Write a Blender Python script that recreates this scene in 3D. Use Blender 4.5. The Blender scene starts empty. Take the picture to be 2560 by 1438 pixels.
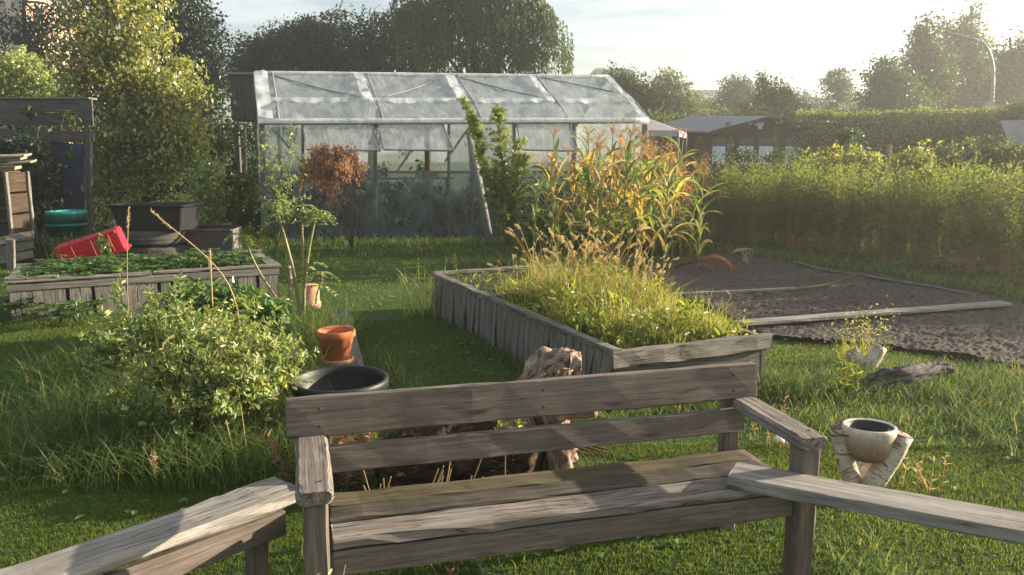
import bpy, math, random
import numpy as np

# ------------------------------------------------------------------ camera, sky, sun, exposure
sc = bpy.context.scene
COL = sc.collection
R = math.radians
CAM_H, PITCH, FPX = 1.6, R(9.6), 1970.0
cam_d = bpy.data.cameras.new('camera')
cam = bpy.data.objects.new('camera', cam_d)
COL.objects.link(cam)
cam.location = (0, 0, CAM_H)
cam.rotation_euler = (R(90) - PITCH, 0, 0)
cam_d.sensor_width = 36.0
cam_d.lens = 36.0 * FPX / 2560.0
cam_d.clip_start, cam_d.clip_end = 0.05, 3000
sc.camera = cam

SUN_AZ, SUN_EL = R(74), R(14)          # azimuth clockwise from +Y
world = bpy.data.worlds.new('World')
sc.world = world
world.use_nodes = True
wn, wl = world.node_tree.nodes, world.node_tree.links
wn.clear()
w_out = wn.new('ShaderNodeOutputWorld')
w_bg = wn.new('ShaderNodeBackground')
w_bg.inputs['Strength'].default_value = 0.052
w_sky = wn.new('ShaderNodeTexSky')
w_sky.sky_type = 'NISHITA'
w_sky.sun_disc = False
w_sky.sun_elevation, w_sky.sun_rotation = SUN_EL, SUN_AZ
w_sky.air_density, w_sky.dust_density, w_sky.ozone_density = 1.0, 1.3, 1.0
# thin streaky cloud: noise on the sky direction projected on a flat cloud deck
w_tc = wn.new('ShaderNodeTexCoord')
w_sep = wn.new('ShaderNodeSeparateXYZ')
wl.new(w_tc.outputs['Generated'], w_sep.inputs[0])
w_z = wn.new('ShaderNodeMath'); w_z.operation = 'MAXIMUM'; w_z.inputs[1].default_value = 0.0
wl.new(w_sep.outputs['Z'], w_z.inputs[0])
w_za = wn.new('ShaderNodeMath'); w_za.operation = 'ADD'; w_za.inputs[1].default_value = 0.06
wl.new(w_z.outputs[0], w_za.inputs[0])
w_x = wn.new('ShaderNodeMath'); w_x.operation = 'DIVIDE'
wl.new(w_sep.outputs['X'], w_x.inputs[0]); wl.new(w_za.outputs[0], w_x.inputs[1])
w_y = wn.new('ShaderNodeMath'); w_y.operation = 'DIVIDE'
wl.new(w_sep.outputs['Y'], w_y.inputs[0]); wl.new(w_za.outputs[0], w_y.inputs[1])
w_cmb = wn.new('ShaderNodeCombineXYZ')
wl.new(w_x.outputs[0], w_cmb.inputs[0]); wl.new(w_y.outputs[0], w_cmb.inputs[1])
w_map = wn.new('ShaderNodeMapping')
w_map.inputs['Scale'].default_value = (0.55, 1.25, 1.0)
w_map.inputs['Rotation'].default_value = (0, 0, R(-12))
wl.new(w_cmb.outputs[0], w_map.inputs['Vector'])
w_no = wn.new('ShaderNodeTexNoise')
w_no.inputs['Scale'].default_value = 0.9
w_no.inputs['Detail'].default_value = 7.0
w_no.inputs['Roughness'].default_value = 0.58
w_no.inputs['Distortion'].default_value = 0.6
wl.new(w_map.outputs[0], w_no.inputs['Vector'])
w_rp = wn.new('ShaderNodeValToRGB')
w_rp.color_ramp.elements[0].position = 0.38
w_rp.color_ramp.elements[1].position = 0.66
wl.new(w_no.outputs['Fac'], w_rp.inputs[0])
w_cs = wn.new('ShaderNodeMath'); w_cs.operation = 'MULTIPLY'; w_cs.inputs[1].default_value = 0.62
wl.new(w_rp.outputs['Color'], w_cs.inputs[0])
w_mix = wn.new('ShaderNodeMix'); w_mix.data_type = 'RGBA'
wl.new(w_cs.outputs[0], w_mix.inputs[0])
wl.new(w_sky.outputs[0], w_mix.inputs[6])
w_mix.inputs[7].default_value = (7.4, 7.6, 7.7, 1)
wl.new(w_mix.outputs[2], w_bg.inputs['Color'])
wl.new(w_bg.outputs[0], w_out.inputs['Surface'])

sun_d = bpy.data.lights.new('sun', 'SUN')
sun_d.energy, sun_d.angle, sun_d.color = 5.0, R(0.5), (1.0, 0.88, 0.69)
sun = bpy.data.objects.new('sun', sun_d)
COL.objects.link(sun)
sun.location = (40, 30, 25)
sun.rotation_euler = (R(90) - SUN_EL, 0, math.pi - SUN_AZ)

sc.view_settings.view_transform = 'Standard'
sc.view_settings.look = 'None'
sc.view_settings.gamma = 1.0
sc.view_settings.use_curve_mapping = False
sc.view_settings.exposure = 1.95
sc.render.engine = 'CYCLES'
cy = sc.cycles
cy.max_bounces, cy.diffuse_bounces, cy.glossy_bounces = 6, 3, 2
cy.transmission_bounces, cy.transparent_max_bounces, cy.volume_bounces = 4, 12, 0
cy.use_denoising = True
cy.sample_clamp_indirect = 6.0
cy.caustics_reflective = cy.caustics_refractive = False

# ------------------------------------------------------------------ helpers
rng = np.random.default_rng(11)
def ray(px, py):
    x, y = (px - 1280) / FPX, (719 - py) / FPX
    return np.array((x, math.cos(PITCH) + y * math.sin(PITCH), -math.sin(PITCH) + y * math.cos(PITCH)))
def G(px, py, z=0.0):                    # the survey of the place: where a sight line meets height z
    d = ray(px, py); t = (z - CAM_H) / d[2]
    return np.array((d[0] * t, d[1] * t, z))
def D(px, py, Y):                        # ... or distance Y
    d = ray(px, py); t = Y / d[1]
    return np.array((d[0] * t, Y, CAM_H + d[2] * t))
def A(*p): return np.array(p, float)
def nrm(a): return a / np.maximum(np.linalg.norm(a, axis=-1, keepdims=True), 1e-9)
def unit(n, r=rng): return nrm(r.normal(size=(n, 3)))

class MB:
    def __init__(s): s.v, s.g, s.q, s.t, s.n = [], [], [], [], 0
    def add(s, v, q=None, t=None, g=None):
        v = np.asarray(v, float).reshape(-1, 3)
        s.v.append(v); s.g.append(v if g is None else np.asarray(g, float).reshape(-1, 3))
        if q is not None and len(q): s.q.append(np.asarray(q, int).reshape(-1, 4) + s.n)
        if t is not None and len(t): s.t.append(np.asarray(t, int).reshape(-1, 3) + s.n)
        s.n += len(v); return s
    def box(s, c, size, rz=0.0):
        c, h = A(*c), A(*size) / 2
        k = np.array([[x, y, z] for z in (-1, 1) for x, y in ((-1, -1), (1, -1), (1, 1), (-1, 1))]) * h
        ca, sa = math.cos(rz), math.sin(rz)
        w = np.stack([k[:, 0] * ca - k[:, 1] * sa, k[:, 0] * sa + k[:, 1] * ca, k[:, 2]], 1) + c
        return s.add(w, [[3, 2, 1, 0], [4, 5, 6, 7], [0, 1, 5, 4], [1, 2, 6, 5], [2, 3, 7, 6], [3, 0, 4, 7]], g=k + rng.uniform(0, 9, 3))
    def board(s, p0, p1, w, t, up=(0, 0, 1), c=None, seg=6, jit=0.0015, taper=1.0):
        """a sawn board from p0 to p1: w across, t thick along up; chamfered, slightly uneven; carries grain coordinates"""
        p0, p1 = A(*p0), A(*p1); L = np.linalg.norm(p1 - p0); ax = (p1 - p0) / L
        up = A(*up); up = up - ax * up.dot(ax); up = up / np.linalg.norm(up); sd = np.cross(up, ax)
        c = min(w, t) * 0.14 if c is None else c
        a, b = w / 2, t / 2
        prof = np.array([(-a + c, -b), (a - c, -b), (a, -b + c), (a, b - c), (a - c, b), (-a + c, b), (-a, b - c), (-a, -b + c)])
        off = rng.uniform(0, 20, 3); V, g = [], []
        ts = np.concatenate(([0], np.linspace(c / L, 1 - c / L, seg + 1), [1]))
        for i, u in enumerate(ts):
            k = 1.0 if 0 < i < len(ts) - 1 else 1 - c / max(w, t) * 1.2
            k *= 1 + (taper - 1) * u
            pr = prof * k + rng.normal(0, jit, prof.shape)
            V.append(p0 + ax * L * u + pr[:, :1] * sd + pr[:, 1:] * up)
            g.append(np.concatenate([np.full((8, 1), L * u), pr], 1) + off)
        n = len(ts); q = [[i * 8 + j, i * 8 + (j + 1) % 8, (i + 1) * 8 + (j + 1) % 8, (i + 1) * 8 + j] for i in range(n - 1) for j in range(8)]
        e = (n - 1) * 8
        q += [[7, 2, 1, 0], [6, 3, 2, 7], [5, 4, 3, 6], [e, e + 1, e + 2, e + 7], [e + 7, e + 2, e + 3, e + 6], [e + 6, e + 3, e + 4, e + 5]]
        return s.add(np.concatenate(V), q, g=np.concatenate(g))
    def tube(s, pts, r, n=7, cap=True, jit=0.0):
        pts = np.asarray(pts, float); m = len(pts); r = np.broadcast_to(np.asarray(r, float), (m,))
        tan = nrm(np.gradient(pts, axis=0)); ref = A(0, 0, 1) if abs(tan[:, 2]).mean() < 0.9 else A(1, 0, 0)
        sd = nrm(np.cross(tan, ref)); up = np.cross(sd, tan)
        an = np.arange(n) / n * 2 * math.pi
        rr = r[:, None] * (1 + rng.normal(0, jit, (m, n)) if jit else np.ones((m, n)))
        V = pts[:, None] + (np.cos(an)[None, :, None] * sd[:, None] + np.sin(an)[None, :, None] * up[:, None]) * rr[..., None]
        d = np.concatenate(([0], np.cumsum(np.linalg.norm(np.diff(pts, axis=0), axis=1))))
        g = np.stack([np.repeat(d, n), np.tile(np.cos(an), m) * np.repeat(r, n), np.tile(np.sin(an), m) * np.repeat(r, n)], 1) + rng.uniform(0, 9, 3)
        i, j = np.meshgrid(np.arange(m - 1), np.arange(n), indexing='ij'); jj = (j + 1) % n
        q = np.stack([i * n + j, i * n + jj, (i + 1) * n + jj, (i + 1) * n + j], -1).reshape(-1, 4)
        V = V.reshape(-1, 3); t = []
        if cap:
            V = np.concatenate([V, pts[:1], pts[-1:]]); g = np.concatenate([g, g[:1], g[-1:]]); k = m * n
            t = [[k, (b + 1) % n, b] for b in range(n)] + [[k + 1, (m - 1) * n + b, (m - 1) * n + (b + 1) % n] for b in range(n)]
        return s.add(V, q, t, g)
    def lathe(s, prof, c=(0, 0, 0), n=40, tilt=None):
        prof = np.asarray(prof, float); m = len(prof); an = np.arange(n) / n * 2 * math.pi
        V = np.stack([prof[:, :1] * np.cos(an), prof[:, :1] * np.sin(an), np.repeat(prof[:, 1:], n, 1)], -1).reshape(-1, 3)
        g = V.copy()
        if tilt is not None: V = V @ np.asarray(tilt).T
        i, j = np.meshgrid(np.arange(m - 1), np.arange(n), indexing='ij'); jj = (j + 1) % n
        return s.add(V + A(*c), np.stack([i * n + j, i * n + jj, (i + 1) * n + jj, (i + 1) * n + j], -1).reshape(-1, 4), g=g)
    def quad(s, a, b, c, d, nu=1, nv=1, amp=0.0, fn=None):
        """a cloth-like sheet over four corners, gridded and pushed along its normal by fn(u, v)"""
        a, b, c, d = A(*a), A(*b), A(*c), A(*d)
        u, v = np.meshgrid(np.linspace(0, 1, nu + 1), np.linspace(0, 1, nv + 1))
        P = ((1 - u) * (1 - v))[..., None] * a + (u * (1 - v))[..., None] * b + (u * v)[..., None] * c + ((1 - u) * v)[..., None] * d
        N = nrm(np.cross(b - a, d - a))
        if fn is not None: P = P + N * fn(u, v)[..., None] * amp
        g = np.stack([u * np.linalg.norm(b - a), v * np.linalg.norm(d - a), 0 * u], -1)
        w = nu + 1; j, i = np.meshgrid(np.arange(nv), np.arange(nu), indexing='ij')
        return s.add(P.reshape(-1, 3), np.stack([j * w + i, j * w + i + 1, (j + 1) * w + i + 1, (j + 1) * w + i], -1).reshape(-1, 4), g=g.reshape(-1, 3))
    def leaves(s, pos, ax, nr, L, W, fold=0.25, droop=0.12, cheap=False):
        pos = np.asarray(pos, float); N = len(pos); ax = nrm(ax); L = np.broadcast_to(L, (N,))[:, None]; W = np.broadcast_to(W, (N,))[:, None]
        sd = nrm(np.cross(nr, ax)); nr = np.cross(ax, sd); k = np.arange(N)[:, None]
        if cheap:
            m = pos + ax * L * 0.45 + nr * W * fold * 0.5
            V = np.stack([pos, m + sd * W / 2, pos + ax * L - nr * droop * L, m - sd * W / 2], 1)
            return s.add(V, k * 4 + np.array([[0, 1, 2, 3]]))
        a, b = pos + ax * L * 0.32 + nr * W * fold * 0.5, pos + ax * L * 0.72 + nr * (W * fold * 0.35 - droop * L * 0.45)
        V = np.stack([pos, a + sd * W / 2, b + sd * W * 0.36, pos + ax * L - nr * droop * L, b - sd * W * 0.36, a - sd * W / 2], 1)
        return s.add(V, np.concatenate([k * 6 + np.array([[0, 1, 2, 3]]), k * 6 + np.array([[0, 3, 4, 5]])]))
    def blades(s, pos, h, lean, w, az=None, seg=3, droop=0.35):
        pos = np.asarray(pos, float); N = len(pos); h, lean, w = (np.broadcast_to(x, (N,))[:, None] for x in (h, lean, w))
        az = rng.uniform(0, 2 * math.pi, N) if az is None else np.broadcast_to(az, (N,))
        d = np.stack([np.cos(az), np.sin(az), 0 * az], 1)
        wa = az + math.pi / 2 + rng.normal(0, 0.5, N); sd = np.stack([np.cos(wa), np.sin(wa), 0 * wa], 1)
        V = []
        for i in range(seg + 1):
            t = i / seg; p = pos + d * h * lean * t ** 1.7 + A(0, 0, 1) * h * (t - droop * lean * t ** 3)
            if i < seg: ww = w * (1 - 0.75 * t ** 1.5) / 2; V += [p - sd * ww, p + sd * ww]
            else: V.append(p)
        m = 2 * seg + 1; V = np.stack(V, 1); k = np.arange(N)[:, None] * m
        q = [k + np.array([[2 * i, 2 * i + 1, 2 * i + 3, 2 * i + 2]]) for i in range(seg - 1)]
        return s.add(V, np.concatenate(q) if q else None, k + np.array([[2 * seg - 2, 2 * seg - 1, 2 * seg]]))
    def mesh(s, name, mat, smooth=False, off=(0, 0, 0)):
        v = np.concatenate(s.v) - A(*off); me = bpy.data.meshes.new(name)
        q = np.concatenate(s.q) if s.q else np.zeros((0, 4), int); t = np.concatenate(s.t) if s.t else np.zeros((0, 3), int)
        me.vertices.add(len(v)); me.vertices.foreach_set('co', v.astype(np.float32).ravel())
        li = np.concatenate([q.ravel(), t.ravel()]); me.loops.add(len(li)); me.loops.foreach_set('vertex_index', li.astype(np.int32))
        me.polygons.add(len(q) + len(t))
        st = np.concatenate([np.arange(len(q)) * 4, len(q) * 4 + np.arange(len(t)) * 3])
        me.polygons.foreach_set('loop_start', st.astype(np.int32))
        me.polygons.foreach_set('use_smooth', np.full(len(st), smooth, bool))
        at = me.attributes.new('grain', 'FLOAT_VECTOR', 'POINT'); at.data.foreach_set('vector', np.concatenate(s.g).astype(np.float32).ravel())
        me.update(calc_edges=True); me.validate(); me.materials.append(mat)
        return me
    def build(s, name, mat, parent=None, smooth=False, origin=None):
        if not s.v: return None
        if parent is not None: off = PABS[parent.name]
        elif origin is not None: off = A(*origin)
        else:
            v = np.concatenate(s.v); lo, hi = v.min(0), v.max(0); off = A((lo[0] + hi[0]) / 2, (lo[1] + hi[1]) / 2, lo[2])
        o = bpy.data.objects.new(name, s.mesh(name, mat, smooth, off)); COL.objects.link(o); PABS[o.name] = off
        if parent is not None: o.parent = parent
        else: o.location = off
        return o

PABS = {}
def tag(o, label, cat, group=None):
    o['label'], o['category'] = label, cat
    if group: o['group'] = group
    return o
def thing(name, label, cat, loc, group=None):
    o = bpy.data.objects.new(name, None); COL.objects.link(o); o.location = tuple(loc); o.empty_display_size = 0.1
    PABS[o.name] = A(*loc)
    return tag(o, label, cat, group)
def setting(o, kind='structure'): o['kind'] = kind; return o
def dup(root, loc, rz=0.0, s=1.0, label=None):
    def rec(o, p):
        c = o.copy(); COL.objects.link(c)
        if p is not None: c.parent = p
        for ch in kids.get(o.name, ()): rec(ch, c)
        return c
    kids = {}
    st = [root]
    while st:
        o = st.pop(); kids[o.name] = list(o.children); st += kids[o.name]
    c = rec(root, None); place(c, loc, rz, s)
    if label: c['label'] = label
    return c
def place(c, loc, rz=0.0, s=1.0):
    c.location = tuple(loc); c.rotation_euler = (0, 0, rz); c.scale = (s, s, s) if np.isscalar(s) else s
def curve(p, n=10):
    """smooth polyline through points p"""
    p = np.asarray(p, float); m = len(p); t = np.linspace(0, m - 1, n); i = np.clip(t.astype(int), 0, m - 2); f = (t - i)[:, None]
    P = np.concatenate([2 * p[:1] - p[1:2], p, 2 * p[-1:] - p[-2:-1]])
    a, b, c, d = P[i], P[i + 1], P[i + 2], P[i + 3]
    return 0.5 * (2 * b + (c - a) * f + (2 * a - 5 * b + 4 * c - d) * f ** 2 + (3 * b - a - 3 * c + d) * f ** 3)
def wob(x, y, s=1.0, seed=0.0):
    return (np.sin(x * 1.3 * s + seed) * np.cos(y * 1.7 * s - seed) + 0.6 * np.sin(x * 2.9 * s - y * 2.3 * s + 1.3 + seed) + 0.4 * np.cos(x * 5.3 * s + y * 4.7 * s + seed * 2)) / 2.0

# ------------------------------------------------------------------ materials
def nt(name):
    m = bpy.data.materials.new(name); m.use_nodes = True; n = m.node_tree.nodes; n.clear()
    o = n.new('ShaderNodeOutputMaterial'); return m, n, m.node_tree.links, o
def ramp(n, l, src, cols, pos=None):
    r = n.new('ShaderNodeValToRGB'); e = r.color_ramp.elements
    while len(e) < len(cols): e.new(0.5)
    for i, c in enumerate(cols): e[i].position = pos[i] if pos else i / (len(cols) - 1); e[i].color = (*c, 1)
    l.new(src, r.inputs[0]); return r.outputs['Color']
def noise(n, l, vec, scale, detail=4, rough=0.55, dist=0.0):
    t = n.new('ShaderNodeTexNoise'); t.inputs['Scale'].default_value = scale; t.inputs['Detail'].default_value = detail
    t.inputs['Roughness'].default_value = rough; t.inputs['Distortion'].default_value = dist
    if vec is not None: l.new(vec, t.inputs['Vector'])
    return t.outputs['Fac']
def mixc(n, l, fac, a, b, mode='MIX'):
    m = n.new('ShaderNodeMix'); m.data_type = 'RGBA'; m.blend_type = mode
    for k, x in ((0, fac), (6, a), (7, b)):
        if hasattr(x, 'links'): l.new(x, m.inputs[k])
        else: m.inputs[k].default_value = x if k == 0 else (*x, 1)
    return m.outputs[2]
def scaled(n, l, vec, sx, sy, sz):
    m = n.new('ShaderNodeMapping'); m.inputs['Scale'].default_value = (sx, sy, sz); l.new(vec, m.inputs['Vector']); return m.outputs[0]
def grain(n):
    a = n.new('ShaderNodeAttribute'); a.attribute_name = 'grain'; return a.outputs['Vector']
def principled(n, l, o, col, rough=0.7, spec=0.3, bump=None, bs=0.3, bd=0.01, metal=0.0):
    p = n.new('ShaderNodeBsdfPrincipled')
    if hasattr(col, 'links'): l.new(col, p.inputs['Base Color'])
    else: p.inputs['Base Color'].default_value = (*col, 1)
    if hasattr(rough, 'links'): l.new(rough, p.inputs['Roughness'])
    else: p.inputs['Roughness'].default_value = rough
    p.inputs['Specular IOR Level'].default_value = spec; p.inputs['Metallic'].default_value = metal
    if bump is not None:
        b = n.new('ShaderNodeBump'); b.inputs['Strength'].default_value = bs; b.inputs['Distance'].default_value = bd
        l.new(bump, b.inputs['Height']); l.new(b.outputs[0], p.inputs['Normal'])
    l.new(p.outputs[0], o.inputs['Surface']); return p
def wood(name, dark, mid, light, moss=None, rough=0.8, crack=0.8, bump=0.5):
    m, n, l, o = nt(name); g = grain(n)
    f1 = noise(n, l, scaled(n, l, g, 1.6, 55, 55), 1.0, 9, 0.72, 0.3)
    f2 = noise(n, l, scaled(n, l, g, 9, 330, 330), 1.0, 3, 0.6)
    f3 = noise(n, l, scaled(n, l, g, 3, 8, 8), 1.0, 5, 0.65)
    f4 = noise(n, l, scaled(n, l, g, 1.1, 34, 34), 1.0, 3, 0.5, 0.2)
    vo = n.new('ShaderNodeTexVoronoi'); vo.inputs['Scale'].default_value = 1.0; l.new(scaled(n, l, g, 2.2, 9, 9), vo.inputs['Vector'])
    c = ramp(n, l, f1, [dark, mid, light], [0.33, 0.5, 0.66])
    c = mixc(n, l, ramp(n, l, f2, [(0.75,) * 3, (0, 0, 0)], [0.34, 0.56]), c, tuple(x * 0.55 for x in mid))
    c = mixc(n, l, ramp(n, l, f3, [(0.6,) * 3, (0, 0, 0), (0.35,) * 3], [0.34, 0.52, 0.75]), c, tuple(x * 0.5 for x in mid))
    line = ramp(n, l, f4, [(0, 0, 0), (crack,) * 3, (0, 0, 0)], [0.482, 0.5, 0.518])
    c = mixc(n, l, line, c, tuple(x * 0.22 for x in dark))
    c = mixc(n, l, ramp(n, l, vo.outputs['Distance'], [(0.85,) * 3, (0, 0, 0)], [0.05, 0.13]), c, tuple(x * 0.4 for x in dark))
    if moss: c = mixc(n, l, ramp(n, l, noise(n, l, g, 7.0, 5, 0.6), [(0, 0, 0), (0.6,) * 3], [0.45, 0.68]), c, moss)
    b = n.new('ShaderNodeMath'); b.operation = 'SUBTRACT'; l.new(f1, b.inputs[0]); l.new(line, b.inputs[1])
    principled(n, l, o, c, rough, 0.2, b.outputs[0], bump, 0.004); return m
def stump(name, cols, gs, bump=1.0):
    m, n, l, o = nt(name); g = scaled(n, l, grain(n), *gs)
    f = noise(n, l, g, 1.0, 9, 0.7, 0.6); f2 = noise(n, l, g, 3.1, 6, 0.7)
    c = ramp(n, l, f, cols, [0.34, 0.44, 0.55, 0.66])
    c = mixc(n, l, ramp(n, l, f2, [(0.8,) * 3, (0, 0, 0)], [0.36, 0.46]), c, tuple(x * 0.4 for x in cols[0]))
    principled(n, l, o, c, 0.85, 0.2, f2, bump, 0.012); return m
def leaf(name, cols, trans=0.45, rough=0.45, spec=0.35, tcol=1.5, patch=None, ps=0.6, gain=1.5):
    cols = [tuple(min(0.62, x * gain) for x in c) for c in cols]; patch = patch and tuple(x * gain for x in patch)
    m, n, l, o = nt(name); ge = n.new('ShaderNodeNewGeometry')
    c = ramp(n, l, ge.outputs['Random Per Island'], cols)
    if patch: c = mixc(n, l, ramp(n, l, noise(n, l, ge.outputs['Position'], ps, 3), [(0, 0, 0), (0.8,) * 3], [0.42, 0.64]), c, patch)
    p = principled(n, l, o, c, rough, spec)
    t = n.new('ShaderNodeBsdfTranslucent'); l.new(mixc(n, l, 1.0, c, (tcol * 1.08, tcol, tcol * 0.55), 'MULTIPLY'), t.inputs['Color'])
    x = n.new('ShaderNodeMixShader'); x.inputs[0].default_value = trans
    l.new(p.outputs[0], x.inputs[1]); l.new(t.outputs[0], x.inputs[2]); l.new(x.outputs[0], o.inputs['Surface']); return m
def plain(name, col, rough=0.6, spec=0.4, var=0.25, scale=6.0, bump=0.15, dirt=None, metal=0.0, gscale=None):
    m, n, l, o = nt(name); g = grain(n)
    if gscale: g = scaled(n, l, g, *gscale)
    f = noise(n, l, g, scale, 6, 0.62)
    c = ramp(n, l, f, [tuple(x * (1 - var) for x in col), tuple(min(1, x * (1 + var)) for x in col)], [0.3, 0.7])
    if dirt: c = mixc(n, l, ramp(n, l, noise(n, l, g, scale * 0.6, 5, 0.7), [(0, 0, 0), (0.75,) * 3], [0.46, 0.7]), c, dirt)
    principled(n, l, o, c, rough, spec, noise(n, l, g, scale * 8, 3), bump, 0.004, metal); return m
def film(name, col, alpha, trans=0.5, wrinkle=0.5):
    """thin milky polythene: partly see-through, partly scattering"""
    m, n, l, o = nt(name); g = grain(n)
    f = noise(n, l, scaled(n, l, g, 2.0, 0.9, 1), 1.4, 8, 0.66, 1.6)
    c = ramp(n, l, f, [tuple(x * 0.72 for x in col), col], [0.32, 0.66])
    p = principled(n, l, o, c, 0.32, 0.5, f, wrinkle, 0.05)
    t = n.new('ShaderNodeBsdfTranslucent'); l.new(c, t.inputs['Color'])
    x = n.new('ShaderNodeMixShader'); x.inputs[0].default_value = trans
    l.new(p.outputs[0], x.inputs[1]); l.new(t.outputs[0], x.inputs[2])
    tr = n.new('ShaderNodeBsdfTransparent'); tr.inputs['Color'].default_value = (0.92, 0.96, 0.95, 1)
    y = n.new('ShaderNodeMixShader')
    l.new(ramp(n, l, f, [(min(1, alpha * 0.7),) * 3, (min(1, alpha * 1.3),) * 3], [0.36, 0.64]), y.inputs[0])
    l.new(tr.outputs[0], y.inputs[1]); l.new(x.outputs[0], y.inputs[2]); l.new(y.outputs[0], o.inputs['Surface']); return m
M = {}
M['bench'] = wood('bench_wood', (0.115, 0.09, 0.073), (0.18, 0.142, 0.116), (0.25, 0.205, 0.17), crack=0.4)
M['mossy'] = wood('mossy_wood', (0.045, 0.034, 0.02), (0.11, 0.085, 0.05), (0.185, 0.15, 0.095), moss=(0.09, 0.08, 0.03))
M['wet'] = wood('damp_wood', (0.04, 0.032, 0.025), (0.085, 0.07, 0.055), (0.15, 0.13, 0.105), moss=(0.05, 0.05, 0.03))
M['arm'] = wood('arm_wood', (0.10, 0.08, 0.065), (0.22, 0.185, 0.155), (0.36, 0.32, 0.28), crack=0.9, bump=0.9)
M['plank'] = wood('plank_wood', (0.17, 0.15, 0.13), (0.29, 0.26, 0.228), (0.42, 0.385, 0.345))
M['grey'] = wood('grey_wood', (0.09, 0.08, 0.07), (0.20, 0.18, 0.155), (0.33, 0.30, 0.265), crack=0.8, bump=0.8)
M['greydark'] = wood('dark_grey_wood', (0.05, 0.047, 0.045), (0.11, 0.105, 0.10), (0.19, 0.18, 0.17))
M['brown'] = wood('brown_wood', (0.04, 0.025, 0.014), (0.095, 0.062, 0.035), (0.17, 0.115, 0.065))
M['shadedcrate'] = wood('shaded_crate_wood', (0.03, 0.02, 0.012), (0.06, 0.04, 0.024), (0.10, 0.07, 0.042))  # brown wood darkened: shade on the crate boards is put into the colour
M['pale'] = wood('pale_wood', (0.18, 0.14, 0.09), (0.34, 0.28, 0.20), (0.5, 0.43, 0.33))
M['cabin'] = wood('cabin_wood', (0.045, 0.021, 0.016), (0.09, 0.041, 0.03), (0.14, 0.066, 0.047))
M['rust'] = leaf('dead_leaf', [(0.18, 0.085, 0.05), (0.31, 0.165, 0.105), (0.40, 0.25, 0.17)], 0.35, 0.7, 0.1, 1.2, gain=1.05)
M['grass'] = leaf('grass', [(0.03, 0.068, 0.014), (0.055, 0.105, 0.022), (0.095, 0.135, 0.03), (0.17, 0.155, 0.06)], 0.45, 0.65, 0.1, 1.6, patch=(0.12, 0.15, 0.03), ps=0.9, gain=1.12)
M['longgrass'] = leaf('long_grass', [(0.028, 0.07, 0.02), (0.055, 0.11, 0.032), (0.10, 0.15, 0.045), (0.24, 0.22, 0.10)], 0.45, 0.6, 0.12, 1.55, gain=1.15)
M['straw'] = leaf('dry_grass', [(0.10, 0.15, 0.03), (0.19, 0.21, 0.055), (0.30, 0.26, 0.10), (0.38, 0.29, 0.15)], 0.45, 0.6, 0.2, 1.25)
M['head'] = leaf('seed_head', [(0.32, 0.22, 0.13), (0.48, 0.35, 0.22)], 0.35, 0.8, 0.1, 1.2)
M['rose'] = leaf('shrub_leaf', [(0.045, 0.08, 0.024), (0.10, 0.145, 0.045), (0.17, 0.205, 0.075), (0.26, 0.25, 0.115)], 0.38, 0.4, 0.4, 1.4, gain=1.8)
M['birch'] = leaf('birch_leaf', [(0.06, 0.08, 0.02), (0.12, 0.14, 0.04), (0.20, 0.21, 0.07), (0.28, 0.26, 0.09)], 0.4, 0.25, 0.6, 1.4)
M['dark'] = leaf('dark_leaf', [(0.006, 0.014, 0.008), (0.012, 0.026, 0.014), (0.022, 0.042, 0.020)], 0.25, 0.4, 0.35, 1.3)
M['mid'] = leaf('mid_leaf', [(0.02, 0.042, 0.013), (0.04, 0.07, 0.02), (0.07, 0.10, 0.028)], 0.4, 0.45, 0.3, 1.4, gain=1.1)
M['weep'] = leaf('weeping_leaf', [(0.03, 0.06, 0.02), (0.06, 0.10, 0.032), (0.10, 0.14, 0.045)], 0.35, 0.4, 0.3, 1.35, gain=1.15)
M['olive'] = leaf('olive_leaf', [(0.03, 0.05, 0.012), (0.062, 0.085, 0.02), (0.11, 0.12, 0.03)], 0.45, 0.5, 0.25, 1.4)
M['gold'] = leaf('bank_leaf', [(0.026, 0.058, 0.016), (0.05, 0.092, 0.024), (0.088, 0.122, 0.034), (0.155, 0.155, 0.055)], 0.58, 0.6, 0.08, 1.5, patch=(0.13, 0.15, 0.04), ps=0.9, gain=1.2)
M['hedge'] = leaf('hedge_leaf', [(0.045, 0.075, 0.018), (0.09, 0.125, 0.028), (0.15, 0.17, 0.042)], 0.4, 0.5, 0.2, 1.4)
M['drystem'] = plain('dry_stem', (0.24, 0.17, 0.08), 0.8, 0.1)
M['willow'] = leaf('sapling_leaf', [(0.08, 0.12, 0.02), (0.15, 0.19, 0.035), (0.24, 0.26, 0.06)], 0.45, 0.4, 0.3, 1.4, gain=1.25)
M['yellow'] = leaf('yellow_leaf', [(0.08, 0.13, 0.025), (0.15, 0.19, 0.035), (0.30, 0.25, 0.05)], 0.45, 0.45, 0.3, 1.3)
M['maize'] = leaf('maize_leaf', [(0.05, 0.10, 0.03), (0.085, 0.145, 0.045), (0.14, 0.18, 0.05), (0.30, 0.25, 0.065)], 0.45, 0.45, 0.3, 1.4, gain=1.3)
M['maizedry'] = leaf('maize_dry_leaf', [(0.20, 0.10, 0.055), (0.34, 0.21, 0.10), (0.40, 0.31, 0.10), (0.25, 0.22, 0.08)], 0.45, 0.6, 0.2, 1.25, gain=1.2)
M['tassel'] = leaf('tassel', [(0.30, 0.19, 0.12), (0.42, 0.29, 0.18), (0.28, 0.14, 0.08)], 0.35, 0.7, 0.1, 1.2, gain=1.15)
M['redleaf'] = leaf('red_leaf', [(0.10, 0.025, 0.02), (0.18, 0.05, 0.035), (0.16, 0.08, 0.06)], 0.4, 0.5, 0.3, 1.1)
M['berry'] = leaf('strawberry_leaf', [(0.025, 0.06, 0.015), (0.05, 0.095, 0.022), (0.085, 0.13, 0.035)], 0.35, 0.35, 0.45, 1.4)
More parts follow.
